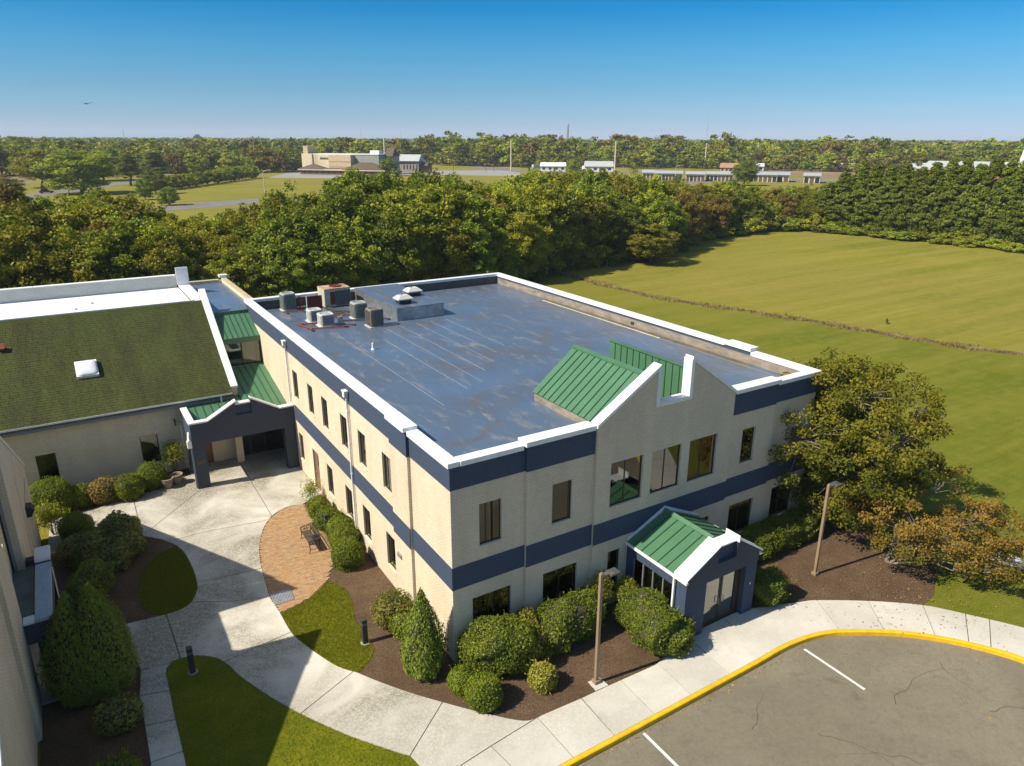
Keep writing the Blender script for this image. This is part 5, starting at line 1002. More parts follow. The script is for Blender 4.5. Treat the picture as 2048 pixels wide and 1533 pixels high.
# stone planters
stone = M('cast_stone', (.27, .22, .15), .9, .2, 8, .4, 40)
for (x, y, k), lb in (((2.95, 41.75, 1.0), 'front cast-stone planter by the shingle building bed'), ((3.5, 42.05, .95), 'rear cast-stone planter beside the nandina')):
    t = T('planter', lb, 'planter', (x, y, .05), 'cast-stone planters'); MB().lathe([(.20*k, 0), (.24*k, .03), (.22*k, .08), (.25*k, .2), (.29*k, .38), (.33*k, .40), (.33*k, .46), (.30*k, .48), (.35*k, .52), (.35*k, .60), (.27*k, .60), (.25*k, .5)], (x, y, .05), 20).build('pot', stone, t); MB().lathe([(.26*k, .5), (.01, .52)], (x, y, .05), 16).build('soil', mulch, t)
# cast-iron bench: origin at the seat centre front, seat runs along +Y, faces -X
iron = M('black_iron', (.022, .022, .023), .45, .2, 6, .1, 30); bench = T('park_bench', 'black cast-iron garden bench with slatted seat on the brick patio', 'bench'); Lb = 1.62
for k in range(7): MB().box((.02+k*.065, -Lb/2+.03, .40-.006*k), (.06+k*.065, Lb/2-.03, .425-.006*k)).build('seat_slat', iron, bench)
for k in range(30):
    y = -Lb/2+.08+(Lb-.16)*k/29; hh = .30+.16*math.cos((k/29-.5)*2.6); MB().tube([(.47, y, .44), (.53, y+.02*(-1)**k, .44+hh*.5), (.57, y, .44+hh)], .008, 4).build('back_bar', iron, bench)
MB().tube([(.57, -Lb/2+.05+(Lb-.1)*k/20, .44+.30+.165*math.cos((k/20-.5)*2.6)) for k in range(21)], .018, 6).build('back_rail', iron, bench); MB().tube([(.475, -Lb/2+.05, .46), (.475, Lb/2-.05, .46)], .014, 6).build('back_rail', iron, bench)
for k in range(9):
    y = -Lb/2+.17+(Lb-.34)*k/8; MB().tube([(.525, y+.07*math.cos(a), .60+.07*math.sin(a)) for a in np.linspace(0, 6.283, 11)], .008, 4).build('scroll', iron, bench)
for s in (-1, 1):
    y = s*Lb/2; MB().tube([(-.06, y, 0), (-.02, y, .04), (.03, y, .22), (.0, y, .36), (.03, y, .44)], [.022, .018, .018, .02, .018], 6).build('leg', iron, bench); MB().tube([(.60, y, 0), (.55, y, .05), (.47, y, .25), (.47, y, .44), (.54, y, .72)], [.022, .018, .018, .02, .018], 6).build('leg', iron, bench)
    MB().tube([(.03, y, .42), (-.02, y, .52), (.0, y, .62), (.12, y, .66), (.34, y, .66), (.53, y, .74)], .022, 6).build('arm', iron, bench); MB().tube([(.0, y, .22), (.25, y, .16), (.5, y, .25)], .012, 5).build('stretcher', iron, bench)
    for cx2, cz2, rr2 in ((.1, .54, .07), (.24, .53, .075), (.37, .56, .07), (.18, .47, .04), (.31, .46, .045), (.43, .63, .05)): MB().tube([(cx2+rr2*math.cos(a), y, cz2+rr2*math.sin(a)) for a in np.linspace(0, 6.283, 11)], .013, 4).build('scroll', iron, bench)
bench.location = (7.78, 31.5, .052); bench.rotation_euler = (0, 0, R(-2))
# bird in the sky and one on the field
def bird(label, c, span, flying, rz):
    t = T('bird', label, 'bird'); s = span/2
    if flying:
        b = MB().tube([(0, -.32*s, -.02), (0, -.12*s, 0), (0, .12*s, .01), (0, .28*s, .02)], [.02*s, .09*s, .08*s, .03*s], 8).build('body', blk, t)
        for sg in (-1, 1):
            MB().add([(0, .1*s, .03*s), (sg*.5*s, .16*s, .12*s), (sg*.98*s, .0, .26*s if sg > 0 else .08*s), (sg*.9*s, -.12*s, .24*s if sg > 0 else .07*s), (sg*.45*s, -.14*s, .10*s), (0, -.13*s, .03*s), (0, .1*s, .0), (sg*.5*s, .16*s, .09*s), (sg*.45*s, -.14*s, .07*s), (0, -.13*s, 0)], [(0, 1, 4, 5), (1, 2, 3, 4), (6, 7, 1, 0), (6, 9, 8, 7), (9, 5, 4, 8), (7, 8, 4, 1)]).build('wing', blk, t)
        MB().add([(-.03*s, -.28*s, 0), (.03*s, -.28*s, 0), (.1*s, -.5*s, 0), (-.1*s, -.5*s, 0), (0, -.38*s, -.03*s)], [(0, 1, 2, 3), (0, 3, 4), (1, 2, 4), (2, 3, 4), (0, 1, 4)]).build('tail', blk, t)
    else:
        MB().tube([(-.28, 0, .18), (-.1, 0, .26), (.1, 0, .40), (.17, 0, .52), (.26, 0, .55)], [.03, .15, .13, .05, .035], 8).build('body', blk, t)
        for y in (-.06, .06): MB().tube([(0, y, 0), (0, y, .24)], .02, 5).build('leg', blk, t)
    t.location = c; t.rotation_euler = (0, 0, rz)
d = ray(173, 208); bird('dark vulture gliding in the blue sky at upper left', Vector((0, 0, H))+d*(120/d.length), 1.85, True, -YAW); bird('dark bird standing on the mown field beyond the ditch', PZ(1773, 648), 1, False, .6)
# pipe goal at the wood edge
gal = M('galvanised_pipe', (.30, .31, .30), .5, .1, 4, 0)
t = T('pipe_goal', 'thin pipe frame of two joined goals at the edge of the wood', 'goal frame', PZ(1200, 530))
for pts in (((1182, 536), (1182, 510), (1199, 508), (1199, 536)), ((1199, 534), (1199, 500), (1214, 497), (1214, 534))):
    a, b = PZ(*pts[0]), PZ(*pts[3]); za, zb = topz(*pts[1], a), topz(*pts[2], b); MB().tube([a, (a.x, a.y, za), (b.x, b.y, zb), b], .05, 6).build('frame', gal, t)
# ================================================================== tree kinds (built once, copied)
LM.update(olive=leafmat('olive_leaf', (0.120, 0.159, 0.013), (0.363, 0.348, 0.029), .3, .34), dark=leafmat('dark_leaf', (0.079, 0.118, 0.013), (0.247, 0.269, 0.023), .25, .30), yellow=leafmat('yellow_leaf', (0.162, 0.186, 0.014), (0.419, 0.389, 0.035), .35, .22), russet=leafmat('russet_leaf', (.125, .105, .020), (.30, .21, .045), .3, .3), pine=leafmat('pine_needles', (0.080, 0.128, 0.018), (0.278, 0.292, 0.036), .2, .25), cyp=leafmat('cypress_leaf', (0.072, 0.108, 0.012), (0.216, 0.242, 0.026), .25, .12))
def protree(kind, h, r, seed, nc, nl, leaf, shape='round', far=False):
    rng = np.random.default_rng(seed); root = T('proto', 'p', 'tree'); mb = MB()
    if shape == 'round':
        k = rng.uniform(.42, .55) if not far else rng.uniform(.30, .40); C = clumps_in(rng, nc, h*(k+.06), r, h*(1-k)*.98, .5); C[:, 0] += .12*r*np.sin(C[:, 2]*1.3+seed); C = C[C[:, 2] > h*.12]; cr_ = rng.uniform(.16, .30, len(C))*r*1.15*(.72 if nc > 150 else 1); asp, flat, tilt, up = .62, .72, .9, .5
    elif shape == 'pine':
        z = h*(.25+.75*rng.random(nc)**.8); rad = r*(1.03-(z/h))**.8*1.15*rng.uniform(.2, 1, nc); a = rng.uniform(0, 6.28, nc); C = np.c_[rad*np.cos(a), rad*np.sin(a), z+.12*rad]; cr_ = rng.uniform(.15, .28, nc)*r; asp, flat, tilt, up = .22, .62, 1.1, .8
    else:
        z = h*(.04+.94*rng.random(nc)); rad = r*np.clip((1.03-(z/h))*1.25, 0, 1)**.85*rng.uniform(.6, 1, nc); a = rng.uniform(0, 6.28, nc); C = np.c_[rad*np.cos(a), rad*np.sin(a), z]; cr_ = rng.uniform(.12, .22, nc)*r; asp, flat, tilt, up = .42, .6, .7, .3
    limbs(mb, rng, (0, 0, 0), h*(.93 if shape != 'round' else .8), C, h*.016+.03, 5 if far else (26 if shape == 'round' else 14)); o = mb.build('trunk', bark); o.parent = root
    q_, v = crown(rng, C, cr_, nl, leaf, asp, tilt, (0, 0, h*.5), flat, up); quads_mesh('crown', q_, LM[kind], v, root); root['h'] = float(np.percentile(q_[:, 0, 2], 99.7)); root['r'] = r
    return root
PRO = {}
for i, (kd, n) in enumerate((('olive', 3), ('dark', 3), ('yellow', 2), ('russet', 2))): PRO[kd] = [protree(kd, 12, 4.4, 100+10*i+j, 210, 95, .175) for j in range(n)]
PRO['pine'] = [protree('pine', 14, 3.9, 150+j, 190, 100, .24, 'pine') for j in range(3)]; PRO['cyp'] = [protree('cyp', 13, 3.3, 160+j, 300, 66, .20, 'cone') for j in range(3)]
for i, kd in enumerate(('olive', 'dark', 'yellow', 'russet', 'pine')): PRO['far_'+kd] = [protree(kd, 16, 6.5 if kd != 'pine' else 5, 200+10*i+j, 70, 26, .72, 'pine' if kd == 'pine' else 'round', True) for j in range(2)]
PRO['bush'] = [protree(kd, 3, 2.2, 300+j, 60, 60, .2) for j, kd in enumerate(('olive', 'dark', 'yellow', 'olive'))]
rt = random.Random(77)
def tree(kind, p, h, w, name, label, group, cat='tree'):
    o = copytree(rt.choice(PRO[kind])); o.name = name; s = h/o['h']; sw = (w/2)/o['r'] if w else s; o.location = (p[0], p[1], -.03); o.rotation_euler = (0, 0, rt.uniform(0, 6.28)); o.scale = (sw, sw, s); del o['h']; del o['r']
    for ch in o.children: ch.name = ch.name.split('.')[0]
    return tag(o, label, cat, group)
def interp(tab, x):
    for (a, va), (b, vb) in zip(tab[:-1], tab[1:]):
        if a <= x <= b: return va+(vb-va)*(x-a)/(b-a)
    return tab[0][1] if x < tab[0][0] else tab[-1][1]
NAMES = dict(olive='olive_tree', dark='broadleaf_tree', yellow='yellow_tree', russet='russet_tree', pine='pine_tree', cyp='cypress', bush='bush')
WORD = dict(olive='olive-green leafy tree', dark='dark green leafy tree', yellow='yellow-green leafy tree', russet='russet-tinged leafy tree', pine='dark green pine')
top_tab = [(-80, 385), (20, 378), (60, 428), (120, 388), (200, 385), (240, 416), (300, 412), (330, 432), (420, 432), (480, 428), (520, 402), (575, 366), (620, 400), (655, 352), (700, 341), (760, 345), (800, 352), (840, 343), (900, 350), (950, 372), (1000, 362), (1060, 346), (1120, 352), (1180, 333), (1240, 345), (1290, 347), (1340, 366), (1400, 372), (1440, 362), (1480, 358), (1540, 372), (1600, 370), (1680, 372)]
front_tab = [(-80, 80), (400, 80), (600, 80), (800, 86), (950, 93), (1050, 101), (1130, 111), (1200, 117), (1300, 123), (1380, 136), (1420, 152), (1560, 171), (1680, 178)]
zone = [(-80, 'pine dark russet'), (40, 'dark olive olive'), (110, 'dark dark olive'), (225, 'yellow yellow olive'), (330, 'olive russet olive'), (490, 'dark olive dark'), (550, 'pine pine dark'), (615, 'dark olive'), (650, 'pine pine dark'), (790, 'pine dark olive'), (870, 'olive dark olive'), (930, 'russet olive'), (975, 'olive olive yellow'), (1090, 'dark olive olive'), (1170, 'dark dark'), (1210, 'olive dark olive'), (1350, 'olive russet olive'), (1450, 'dark olive'), (1530, 'russet olive'), (1600, 'olive dark')]
cnt = {}
def ordn(n): return '%d%s' % (n, 'th' if 10 <= n % 100 <= 20 else {1: 'st', 2: 'nd', 3: 'rd'}.get(n % 10, 'th'))
def zk(u_, row):
    z = [k for a, k in zone if a <= u_][-1].split(); k = rt.choice(z)
    if row and k == 'pine' and rt.random() < .6: k = rt.choice(['olive', 'dark', 'olive'])
    return k
u_ = -70.0
rows = []
while u_ < 1690:
    fd = interp(front_tab, u_); rows.append((u_+rt.uniform(-6, 6), fd+rt.uniform(11, 20), rt.uniform(-4, 12), 'back', 0)); rows.append((u_+13+rt.uniform(-6, 6), fd+rt.uniform(4, 9), rt.uniform(18, 48), 'middle', 1))
    rows.append((u_+6+rt.uniform(-8, 8), fd+rt.uniform(0, 3), rt.uniform(50, 92), 'front', 1)); u_ += 28
for uu, dist, dv, row, rw in rows:
    k = zk(uu, rw); p = PD(uu, dist); h_ = max(3.2, topz(uu, interp(top_tab, uu)+dv*(105/dist), p))
    if rw and uu < 480: k = rt.choice(['olive', 'yellow', 'yellow', 'olive', 'olive', 'russet', 'dark'])
    w = h_*rt.uniform(.62, .85) if k != 'pine' else h_*rt.uniform(.48, .6); key = (k, row); cnt[key] = cnt.get(key, 0)+1
    tree(k, p, h_, max(w, 4.2), NAMES[k], '%s, %s from the left in the %s row of the tree belt' % (WORD[k], ordn(cnt[key]), row), 'trees of the belt behind the office building')
n_ = 0; u_ = -40.0
while u_ < 1690:
    fd = interp(front_tab, u_)-rt.uniform(.5, 3); n_ += 1; tree('bush', PD(u_, fd), rt.uniform(1.8, 4.2), rt.uniform(3, 5.5), 'bush', 'low bush, %s from the left along the near edge of the tree belt' % ordn(n_), 'bushes along the tree belt', 'bush'); u_ += rt.uniform(20, 34)
p = PZ(1300, 528); tree('olive', p, 6.2, 8.5, 'olive_tree', 'bright leafy tree standing forward at the field edge before the dark trees', 'trees of the belt behind the office building')
n_ = 0
for uu, vt in ((1672, 372), (1700, 352), (1732, 330), (1762, 338), (1792, 341), (1822, 336), (1852, 343), (1882, 334), (1912, 328), (1942, 330), (1972, 338), (2002, 326), (2032, 333), (2062, 330), (2095, 330)):
    n_ += 1; p = PD(uu, 180-(uu-1672)*.028); tree('cyp', p, topz(uu, vt-3, p)*1.03, 8.2, 'cypress', 'tall bright green cypress, %s from the left in the screen row beyond the field' % ordn(n_), 'cypress screen beyond the field')
for k, uu in enumerate(range(1660, 2090, 26)): tree('bush', PD(uu, 171-(uu-1672)*.028+rt.uniform(-2, 2)), rt.uniform(1.2, 2.6), rt.uniform(3.5, 6), 'bush', 'low bush, %s from the left at the foot of the cypress screen' % ordn(k+1), 'bushes at the foot of the cypress screen', 'bush')
for k, (uu, vb, vt, wp, kd, lb) in enumerate(((85, 376, 300, 72, 'yellow', 'large yellow-green tree beside the curving road at far left'), (165, 388, 300, 105, 'olive', 'very broad olive-brown tree on the road island at far left'), (208, 362, 304, 62, 'olive', 'rounded olive tree behind the broad road-island tree'), (262, 372, 309, 56, 'pine', 'left one of two spreading pines on the far grass'), (312, 362, 304, 74, 'pine', 'right, broader one of two spreading pines on the far grass'), (291, 400, 356, 28, 'dark', 'small upright dark tree on the far grass before the pines'), (312, 388, 338, 40, 'dark', 'dark round tree in front of the broader pine'), (339, 411, 374, 36, 'dark', 'small round tree near the far road edge'), (1488, 372, 322, 44, 'dark', 'round dark tree standing alone before the storage sheds'), (1352, 372, 352, 14, 'dark', 'tiny round tree by the street light on the far lawn'), (1145, 350, 318, 26, 'olive', 'olive tree between the two white houses far off'), (778, 352, 316, 34, 'dark', 'dark tree covering the end of the beige church'), (8, 400, 350, 60, 'russet', 'bare-topped russet tree at the far left edge'), (575, 340, 294, 44, 'dark', 'dark tree left of the beige church'), (1780, 345, 318, 40, 'russet', 'orange autumn tree showing behind the cypress screen'))):
    p = PZ(uu, vb); dd = math.hypot(p.x, p.y); tree(kd, p, topz(uu, vt, p), wp*dd/F*1.05, NAMES[kd], lb, 'single trees beyond the belt')
n_ = 0
for uu, vb, vt in [(340+i*15, 380-i*2.1, 352-i*2.0) for i in range(12)]:
    p = PZ(uu, vb); n_ += 1; tree('bush', p, max(2.5, topz(uu, vt, p)), 26*math.hypot(p.x, p.y)/F, 'bush', 'big roadside bush, %s from the left of the far thicket' % ordn(n_), 'far thicket left of the beige church', 'bush')
# far woods: single trees, then the mass behind them
sky2 = [(-60, 270), (30, 271), (52, 283), (120, 277), (150, 277), (175, 285), (260, 286), (300, 281), (350, 286), (420, 281), (460, 279), (500, 285), (560, 283), (640, 284), (700, 281), (760, 283), (830, 279), (862, 273), (905, 268), (940, 271), (985, 268), (1010, 274), (1045, 271), (1075, 275), (1110, 270), (1150, 279), (1200, 275), (1240, 273), (1300, 271), (1330, 274), (1400, 277), (1440, 272), (1500, 275), (1560, 277), (1620, 281), (1695, 272), (1730, 277), (1770, 283), (1850, 286), (1950, 285), (2020, 283), (2060, 279), (2120, 279)]
n_ = 0; u_ = -50.0
FZ = 'olive olive dark dark olive yellow olive pine olive russet olive dark olive dark'.split()
while u_ < 2110:
    for dist, dv in ((rt.uniform(560, 640), 0), (rt.uniform(530, 560), rt.uniform(8, 20))):
        if u_ < 850: dist *= .95 if dv == 0 else .85
        if 598 < u_ < 880 and dv: continue
        p = PD(u_+rt.uniform(-5, 5), dist); k = rt.choice(FZ); h_ = topz(u_, interp(sky2, u_)+dv+rt.uniform(-6, 8), p); n_ += 1
        cnt.setdefault(('f', k, dv == 0), 0)
        tree('far_'+k, p, max(h_, 5), rt.uniform(.85, 1.45)*max(h_, 8), NAMES[k], '%s of the far wood, %s from the left in its %s row' % (WORD[k], ordn(cnt.setdefault(('f', k, dv == 0), 0)+1), 'rear' if dv == 0 else 'front'), 'trees of the far wood on the skyline'); cnt[('f', k, dv == 0)] += 1
    if u_ > 860 or u_ < 590:
        for q_ in range(1):
            p = PD(u_+rt.uniform(-8, 8), rt.uniform(430, 475) if u_ < 700 else rt.uniform(500, 530)); k = rt.choice(FZ); h_ = topz(u_, rt.uniform(298, 316), p); n_ += 1
            if p.y/p.x > 2.2 or u_ > 1000: tree('far_'+k, p, max(h_, 5), rt.uniform(.9, 1.2)*max(h_, 7), NAMES[k], '%s standing before the far wood, %s of its colour from left' % (WORD[k], ordn(cnt.setdefault(('g', k), 0)+1)), 'trees standing forward of the far wood'); cnt[('g', k)] = cnt.get(('g', k), 0)+1
    u_ += 21
rngf = np.random.default_rng(9); QQ, VV = [], []
for i in range(2600):
    uu = rngf.uniform(-120, 2170); dist = 640*math.exp(rngf.random()**1.1*1.75); p = PD(uu, dist); h_ = rngf.uniform(12, 17.2); r_ = rngf.uniform(4.5, 8)*(1+dist/4000); n = 46; d_ = unit(rngf.normal(size=(n, 3))); d_[:, 2] = np.abs(d_[:, 2])*1.0
    P = d_*np.array([r_, r_, h_*.5])*rngf.uniform(.8, 1.05, (n, 1))+np.array([p.x, p.y, h_*.5]); QQ.append(leafquads(rngf, P, d_, r_*.36*rngf.uniform(.7, 1.3, n), .7, .5)); VV.append(np.clip(rngf.normal(.45, .25)+.12*rngf.normal(size=n), 0, 1))
tag(quads_mesh('far_wood', np.concatenate(QQ), leafmat('far_leaf', (0.075, 0.116, 0.018), (0.284, 0.255, 0.036), .2, 0), np.concatenate(VV)), 'continuous far wood closing the horizon', 'wood', kind='stuff')
for k in list(PRO):
    for r_ in PRO[k]:
        for ch in list(r_.children): bpy.data.objects.remove(ch)
        bpy.data.objects.remove(r_)
# ================================================================== far ground: roads, car parks, fields
def patch(name, pts, m, z, n=0): return sheet(name, [PZ(*q) for q in pts], m, z)
patch('far_road', [(250, 421), (330, 412), (420, 404), (500, 398.5), (640, 392), (760, 388), (760, 396), (640, 401), (500, 409), (420, 415), (330, 423), (250, 433)], road, .03)
patch('curving_road', [(-60, 403), (48, 389), (100, 382.5), (178, 372), (230, 366), (262, 361.5), (330, 349), (345, 342), (352, 343), (338, 351), (264, 367), (232, 372), (180, 380), (100, 392), (48, 399), (-60, 414)], road, .03)
patch('far_highway', [(330, 341), (355, 336), (460, 326.5), (560, 320), (560, 323), (460, 330), (356, 340), (332, 346)], road, .03)
patch('left_road', [(-60, 372), (25, 367), (72, 363), (72, 366), (25, 371), (-60, 377)], road, .03)
brownf = grassmat('dry_field', (.20, .145, .085), (.26, .19, .115), (.30, .22, .13), .02)
patch('dry_field', [(-80, 337), (58, 336), (60, 352), (50, 364), (-80, 370)], brownf, .02); patch('crop_field', [(1516, 333), (1740, 331), (1900, 334), (1900, 356), (1722, 357), (1640, 356), (1640, 352), (1560, 349), (1516, 344)], brownf, .02)
lotm = M('pale_asphalt', (.27, .265, .25), .9, .12, .05, .1, 1)
patch('church_car_park', [(535, 356), (590, 343), (606, 342), (770, 342), (850, 342), (1005, 341), (1040, 346), (1040, 353), (850, 350), (790, 353), (700, 357.5)], lotm, .03)
patch('winding_road', [(845, 319), (880, 319), (920, 322), (945, 327), (962, 333), (1020, 338), (1100, 341), (1300, 343), (1300, 346), (1100, 345), (1015, 342.5), (948, 337), (915, 328), (880, 323), (845, 322)], road, .035)
patch('bank_strip', [(880, 317.5), (920, 319.5), (948, 324), (968, 331), (1025, 336.5), (1025, 337.5), (966, 332.6), (946, 326), (919, 321), (880, 318.6)], M('orange_bank', (.36, .20, .10), .95, .2, .05, 0), .05)
patch('shed_road', [(1376, 361), (1450, 356.5), (1560, 357), (1700, 359), (1700, 363), (1560, 362), (1450, 363), (1376, 369)], road, .03); patch('far_lawn', [(1290, 362), (1380, 357), (1380, 371), (1300, 374)], lawnm, .02)
# ================================================================== far buildings
def frame(u_, dist):
    o = PD(u_, dist); a = math.atan2(o.x, o.y); return o, Vector((math.cos(a), -math.sin(a), 0)), Vector((math.sin(a), math.cos(a), 0)), dist/F
class FB:                                                 # far building laid out in metres across / behind its front
    def __init__(s, name, label, u_, dist, cat='building', turn=0.0):
        s.o, s.x, s.y, s.k = frame(u_, dist); s.u = u_; q_ = Matrix.Rotation(-turn, 3, 'Z'); s.x = q_ @ s.x; s.y = q_ @ s.y; s.k /= math.cos(turn); s.t = T(name, label, cat, s.o); s.d = dist
    def P(s, x, y, z): return s.o+s.x*x+s.y*y+Vector((0, 0, z))
    def U(s, u_): return (u_-s.u)*s.k/math.cos(math.atan((u_-CX)/F))**0
    def box(s, nm, m, x0, x1, y0, y1, z0, z1, par=None): return MB().prism([s.P(x0, y0, z0), s.P(x1, y0, z0), s.P(x1, y1, z0), s.P(x0, y1, z0)], (0, 0, z1-z0)).build(nm, m, par or s.t)
    def hip(s, nm, m, x0, x1, y0, y1, z0, z1, ins):
        return MB().add([s.P(x0, y0, z0), s.P(x1, y0, z0), s.P(x1, y1, z0), s.P(x0, y1, z0), s.P(x0+ins, (y0+y1)/2, z1), s.P(x1-ins, (y0+y1)/2, z1)], [(3, 2, 1, 0), (0, 1, 5, 4), (1, 2, 5), (2, 3, 4, 5), (3, 0, 4)]).build(nm, m, s.t)
cream2 = M('cream_stucco', (.52, .42, .26), .85, .05, .05, 0); cream3 = M('pale_cream_stucco', (.62, .53, .37), .85, .05, .05, 0); shade_grey = M('shade_grey_stucco', (.28, .29, .27), .85, .05, .05, 0); brownr = M('brown_shingle', (.105, .075, .055), .95, .15, .2, 0); brickb = M('brown_brick', (.16, .095, .06), .9, .15, .3, 0); wmet = M('white_sheet_metal', (.66, .66, .64), .5, .06, .1, 0); gmet = M('grey_sheet_metal', (.40, .42, .43), .5, .06, .1, 0); dkg = M('dark_window', (.03, .033, .036), .2, .1, .2, 0); shedm = M('cream_shed_wall', (.60, .56, .44), .8, .05, .1, 0); brn = M('brown_roller_door', (.12, .07, .05), .7, .1, .2, 0); rbrick = M('red_brick_wall', (.30, .13, .075), .9, .15, .2, 0)  # grey stucco and wing: the cream wall's shade put into the colour
f = FB('church_hall', 'large beige church hall with brown hipped canopy far behind the tree belt', 690, 420, turn=R(30)); k = f.k; U = f.U
f.box('tower_block', cream3, U(608.5), U(628), 0, 14, 0, 10.6); f.box('tower_top', cream2, U(608.5), U(617), 2, 10, 10.6, 14.6); f.box('hall_wall', cream2, U(628), U(639), .6, 16, 0, 10.2); f.box('sign_wall', cream3, U(639), U(664), 0, 16, 0, 10.2); f.box('projecting_wall', cream2, U(664), U(704), -3, 16, 0, 10.2); f.box('shade_grey_wing', shade_grey, U(704), U(748), 1, 16, 0, 9.9); f.box('roof_edge', wmet, U(628), U(748), .8, 16, 10.2, 10.6)
f.box('rooftop_unit', wmet, U(722), U(738), 8, 12, 10.6, 12.4); f.hip('brown_roof', brownr, U(744), U(762), 8, 18, 9.4, 13.6, 1); f.box('rear_wing', shade_grey, U(746), U(761), 9, 17, 0, 9.4)
for z in (6.6, 3.9): f.box('string_course', M('tan_course', (.40, .31, .18), .9, .05, .1, 0), U(664.2), U(703.8), -3.12, -3.02, z, z+.3)
f.box('canopy_wall', brickb, U(621), U(772), -9, -3.2, 0, 2.3); f.box('fascia', cream3, U(619), U(774), -10, -3.2, 2.3, 3.0); f.hip('canopy_roof', brownr, U(619), U(666), -10.2, -3.2, 3.0, 5.6, 8); f.hip('canopy_roof', brownr, U(700), U(774), -10.2, -2.9, 3.0, 6.6, 9); f.box('canopy_flat', brownr, U(662), U(704), -10, -3.2, 3.0, 3.3)
for uu in range(628, 770, 11): w = f.box('window', dkg, U(uu), U(uu+2.6), -9.06, -9.01, .7, 1.9)
tx_ = bpy.data.curves.new('s', 'FONT'); tx_.body = 'EMMANUEL'; tx_.size = 1.7; tx_.extrude = .05; tx_.align_x = 'CENTER'; so_ = bpy.data.objects.new('s', tx_); me = bpy.data.meshes.new_from_object(so_); bpy.data.objects.remove(so_); sg = link(bpy.data.objects.new('sign_lettering', me)); me.materials.append(brownr); sg.parent = f.t
pp = f.P(U(653.5), -.12, 7.6)-f.o; sg.matrix_local = Matrix.Translation(pp) @ Matrix((f.x, Vector((0, 0, 1)), -f.y)).transposed().to_4x4() @ Matrix.Scale(.78, 4, (1, 0, 0))
MB().add([f.P(U(641.5), -.1, 7.0), f.P(U(643.5), -.1, 8.9), f.P(U(641), -.1, 9.5), f.P(U(640), -.1, 8.2), f.P(U(641.5), -.06, 8)], [(0, 1, 2, 3), (0, 1, 4), (2, 3, 4)]).build('sign_emblem', wmet, f.t)
f = FB('school_wing', 'long pale-roofed building right of the church hall', 812, 430, turn=R(18)); U = f.U
f.box('wall', M('greyish_brick', (.30, .27, .23), .9, .1, .2, 0), U(784), U(832), 2, 12, 0, 6.5); f.hip('roof', gmet, U(783), U(834), 1, 14, 6.5, 10, .5); f.box('annex', brickb, U(834), U(848), 4, 12, 0, 4); f.hip('annex_roof', brownr, U(833), U(849), 3, 13, 4, 6, 1)
for uu in (804, 810, 816, 822, 828): f.box('window', dkg, U(uu), U(uu+2), 1.94, 1.99, 2, 4.5)
f = FB('warehouse', 'long white warehouse roof among far trees at left', 246, 560); U = f.U; f.box('wall', wmet, U(222), U(270), 0, 24, 0, 6); f.hip('roof', wmet, U(221), U(271), -1, 25, 6, 8.6, 1)
f = FB('tower_block', 'distant dark brown tower block rising over the skyline wood', 398, 1900); U = f.U; f.box('tower', M('maroon_cladding', (.09, .055, .06), .8, .1, .02, 0), U(391), U(405), 0, 16, 0, 21); f.box('plant_room', M('maroon_plant_room', (.08, .05, .055), .8, .1, .02, 0), U(394), U(402), 4, 12, 21, 25)
for z in range(3, 21, 4): f.box('window', dkg, U(391.6), U(404.4), -.12, -.02, z, z+1.6)
def house(name, label, u0, u1, dist, hw, hr, roof, wallm, nwin=4, dep=9):
    f = FB(name, label, (u0+u1)/2, dist); U = f.U; f.box('wall', wallm, U(u0), U(u1), 0, dep, 0, hw); f.hip('roof', roof, U(u0)-.5, U(u1)+.5, -.6, dep+.6, hw, hr, .4)
    for i in range(nwin):
        a = u0+(u1-u0)*(i+.3)/nwin; w = f.box('window', dkg, U(a), U(a)+(U(u1)-U(u0))/nwin*.42, -.06, -.01, hw*.35, hw*.8)
    f.box('door', brn, U(u0+(u1-u0)*.52), U(u0+(u1-u0)*.52)+1.0, -.05, -.012, 0, min(2.1, hw*.8)); return f
house('white_house', 'white bungalow with pale roof beyond the far lawn, left of two', 1083, 1131, 455, 3, 5.2, wmet, wmet); house('white_house', 'white house with dark solar roof beyond the far lawn, right of two', 1172, 1226, 450, 3.2, 6.2, gmet, wmet)
house('bungalow', 'low bungalow with tan roof before the skyline wood', 1446, 1477, 470, 2.6, 5.2, M('tan_roof', (.36, .20, .11), .9, .1, .2, 0), M('tan_wall', (.42, .33, .24), .9, .1, .2, 0)); house('cottage', 'small white cottage at the end of the storage sheds', 1513, 1530, 500, 2.6, 4.4, wmet, wmet, 2); house('cottage', 'small white cottage above the brown crop field', 1683, 1712, 510, 2.8, 5, gmet, wmet, 3); house('cottage', 'pale cottage behind the orange autumn tree', 1830, 1862, 500, 3, 6, gmet, wmet, 3)
def shed(label, u0, u1, dist, n, h_=3.2):
    f = FB('storage_shed', label, (u0+u1)/2, dist); tag(f.t, None, None, 'storage sheds'); U = f.U; f.box('wall', shedm, U(u0), U(u1), 0, 10, 0, h_); MB().prism([f.P(U(u0)-.4, -.8, h_), f.P(U(u1)+.4, -.8, h_), f.P(U(u1)+.4, 10.5, h_+.7), f.P(U(u0)-.4, 10.5, h_+.7)], (0, 0, .3)).build('roof', gmet, f.t)
    for i in range(n): a = U(u0)+(U(u1)-U(u0))*(i+.12)/n; f.box('roller_door', brn if rt.random() < .6 else dkg, a, a+(U(u1)-U(u0))/n*.76, -.05, -.01, .1, h_*.78)
